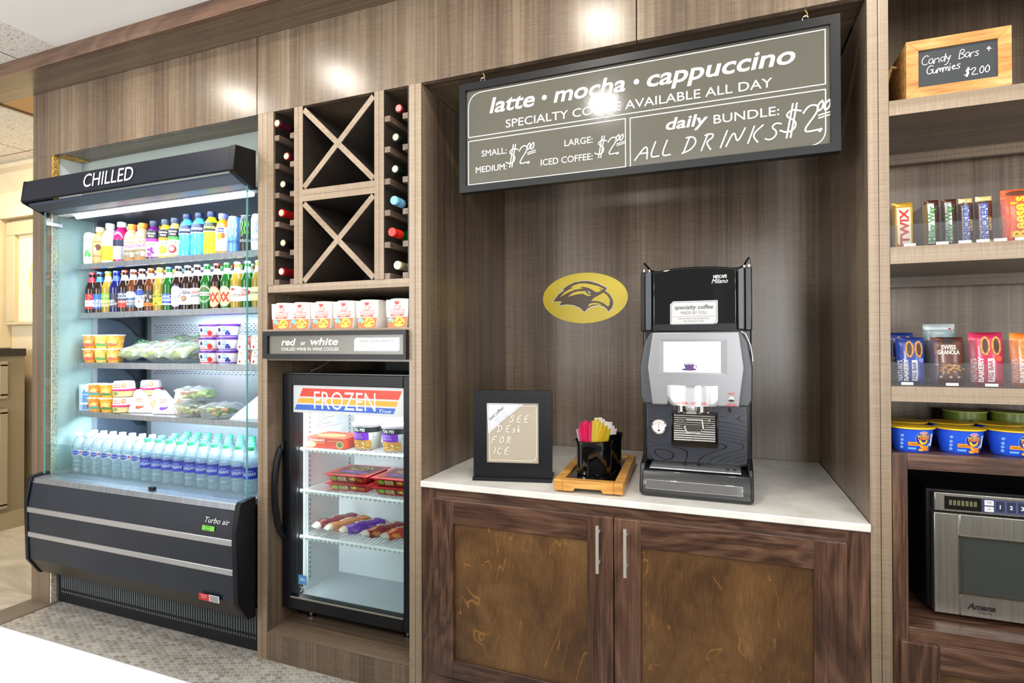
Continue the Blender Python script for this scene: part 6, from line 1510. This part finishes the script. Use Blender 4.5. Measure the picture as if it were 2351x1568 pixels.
def mac(label, x, y, body='2456d8', lid='f0c21c', grp='blue macaroni cups on the walnut cabinet', h=.066, pr=True):
    t = thing('macaroni_cup', label, 'macaroni cup', (x, y, .9825), .12, grp)
    f = lambda v: .042 + .009 * (v / .06) ** 1.2
    MB().lathe([(.039, 0), (.0415, .003), (.045, .022), (.0495, .05), (.0505, .060), (.0525, .061), (.0525, h - .0025)], M(body, .3), 30).build('cup', t, local=True)
    MB().lathe([(.0555, h - .0035), (.0560, h - .002), (.055, h), (.03, h + .0006), (.001, h + .0006)], M(lid, .35), 30).build('lid', t, local=True)
    if not pr: return t
    mb = MB(); mp = cyl(f)
    mb.ell(mp, .012, .038, .0195, .0195, M('6fa0f0', .35), .0008, 22); mb.ell(mp, .012, .038, .018, .018, M('1c2f8a', .35), .0011, 22)
    mb.ell(mp, .012, .052, .010, .0045, M('e9e4e4', .35), .0015, 14); mb.ell(mp, .012, .052, .0085, .0034, M('c8202c', .35), .0018, 14); mb.text(mp, 'Kraft', .012, .0505, .0032, M('ffffff'), off=.0022, bold=.02)
    mb.text(mp, 'MACARONI &', .012, .0425, .0045, M('f4d24c'), off=.0018, bold=.03, width=.029); mb.text(mp, 'CHEESE', .012, .0355, .0062, M('f08a1c'), off=.0018, bold=.05, width=.029)
    mb.stroke(mp, [(.003, .032), (.006, .027), (.012, .0245), (.018, .027), (.021, .032)], .005, M('f6c81c'), .0018)
    mb.rect(mp, -.022, .004, .018, .028, M('f0962a', .4), .0011, 4); mb.text(mp, 'original', -.010, .0212, .0045, M('5a2a0a'), off=.0015)
    r_ = random.Random(8)
    for i in range(14): mb.ell(mp, .012 + r_.uniform(-.012, .012), .013 + r_.uniform(-.006, .007), .0045, .0035, M(r_.choice(['e88a1c', 'f0a63a', 'd9741a'])), .002 + i * .00003, 9, 1)
    mb.pol(mp, [(.022, .018), (.033, .028), (.034, .025), (.024, .015)], M('e9eef4'), .0024); mb.rect(mp, .034, .045, .016, .050, M('e2e6f0', .4), .0011, 4)
    mb.rect(mp, -.022, -.004, .008, .013, M('6fa8f4', .4), .0011, 4)
    for k, v_ in enumerate((.044, .032, .022, .012)): mb.ell(mp, -.036, v_, .004, .004, M('7fb0f4'), .0011, 10)
    mb.build('print', t, local=True); return t
m0 = mac('blue macaroni cup beside the wooden post, left of the front row', .481, .062)
dup(m0, (.594, .072, .9825), .10, label='blue macaroni cup in the middle of the front row')
dup(m0, (.708, .082, .9825), .08, label='blue macaroni cup at the picture edge, right of the front row')
for i, (x, y) in enumerate(((.500, .185), (.612, .195), (.726, .205))): dup(m0, (x, y, .9825), .1, label='yellow-lidded macaroni cup in the second row, %s from the post' % ORD[i])
MC = mac('green ready-meal bowl with a pale green lid behind the macaroni cups', .690, .325, '6a7a2c', 'a9b45c', 'green bowls behind the macaroni cups', .088, False)
dup(MC, (.81, .33, .9825), 0, label='green ready-meal bowl at the picture edge behind the macaroni')

t = thing('microwave', 'black and stainless steel microwave in the walnut cabinet bay', 'microwave', (.78, .26, .5242))
mx0, mx1, my, mz0, mz1 = .5425, 1.04, .092, .536, .868
B(mx0 - .014, mx1, my + .022, .39, mz0 + .004, mz1 + .003, BLACK).build('body', t, .006, 3)
MST = noisy('microwave_steel', [(.3, 'a9a79f'), (.7, 'c3c1b9')], 1, 3, .3, .9, 0, (160, 40, 3))
cp = B(mx0, mx1, my, my + .022, .815, mz1 - .002, MST).build('control_panel', t, .003)
mp = front(my - .0002); mb = MB(); mb.rect(mp, .566, .648, .821, .857, M('191713', .2), .0006)
for i in range(7): mb.rect(mp, .576 + i * .0092, .5825 + i * .0092, .833, .847, M('6d6a4a', .4), .001)
mb.rect(mp, .649, .95, .820, .857, M('3a4064', .35), .0005); mb.rect(mp, .654, .674, .840, .854, M('e9ebee', .4), .001); mb.rect(mp, .654, .674, .823, .837, M('e9ebee', .4), .001)
mb.text(mp, 'TIME', .664, .846, .0036, M('5a5f78'), off=.0014); mb.text(mp, '2X', .664, .828, .0046, M('5a5f78'), off=.0014)
for i in range(10):
    a = .677 + i * .0235; mb.rect(mp, a, a + .021, .823, .854, M('2c3152', .35), .001); mb.stroke(mp, [(a, .823), (a + .021, .823), (a + .021, .854), (a, .854)], .0008, M('7c82a8'), .0013, True); mb.text(mp, str((i + 1) % 10), a + .0105, .8335, .0095, M('eef0f4'), off=.0016, bold=.03)
mb.build('keypad', cp)
dz0, dz1 = mz0 + .002, .811
mb = B(mx0 - .002, .598, my - .004, my + .02, dz0, dz1, MST); mb.box(.598, mx1, my - .004, my + .02, .752, dz1, MST); mb.box(.598, mx1, my - .004, my + .02, dz0, .598, MST); mb.box(.93, mx1, my - .004, my + .02, .598, .752, MST)
dr = mb.build('door', t, .002)
mb = B(.598, .93, my + .002, my + .012, .598, .752, M('3f4341', .12)); mb.build('window', dr)
mb = MB(); Kk = M('8d8474', .25, .9)
for a in ((.596, .93, .750, .754), (.596, .93, .596, .600), (.596, .600, .598, .752)): mb.box(a[0], a[1], my - .006, my + .004, a[2], a[3], Kk)
mb.build('window_trim', dr)
mp = front(my - .0042); MB().text(mp, 'Amana', .644, .560, .0145, M('24221f'), shear=.3, bold=.035, width=.062, off=.0008).text(mp, 'Commercial', .652, .551, .0042, M('24221f'), off=.0008).build('brand_lettering', dr)
for x in (.60, 1.0):
    for y in (.13, .35): MB().lathe([(.012, .5242), (.012, .541)], BLACK, 12, x, y).build('foot', t)
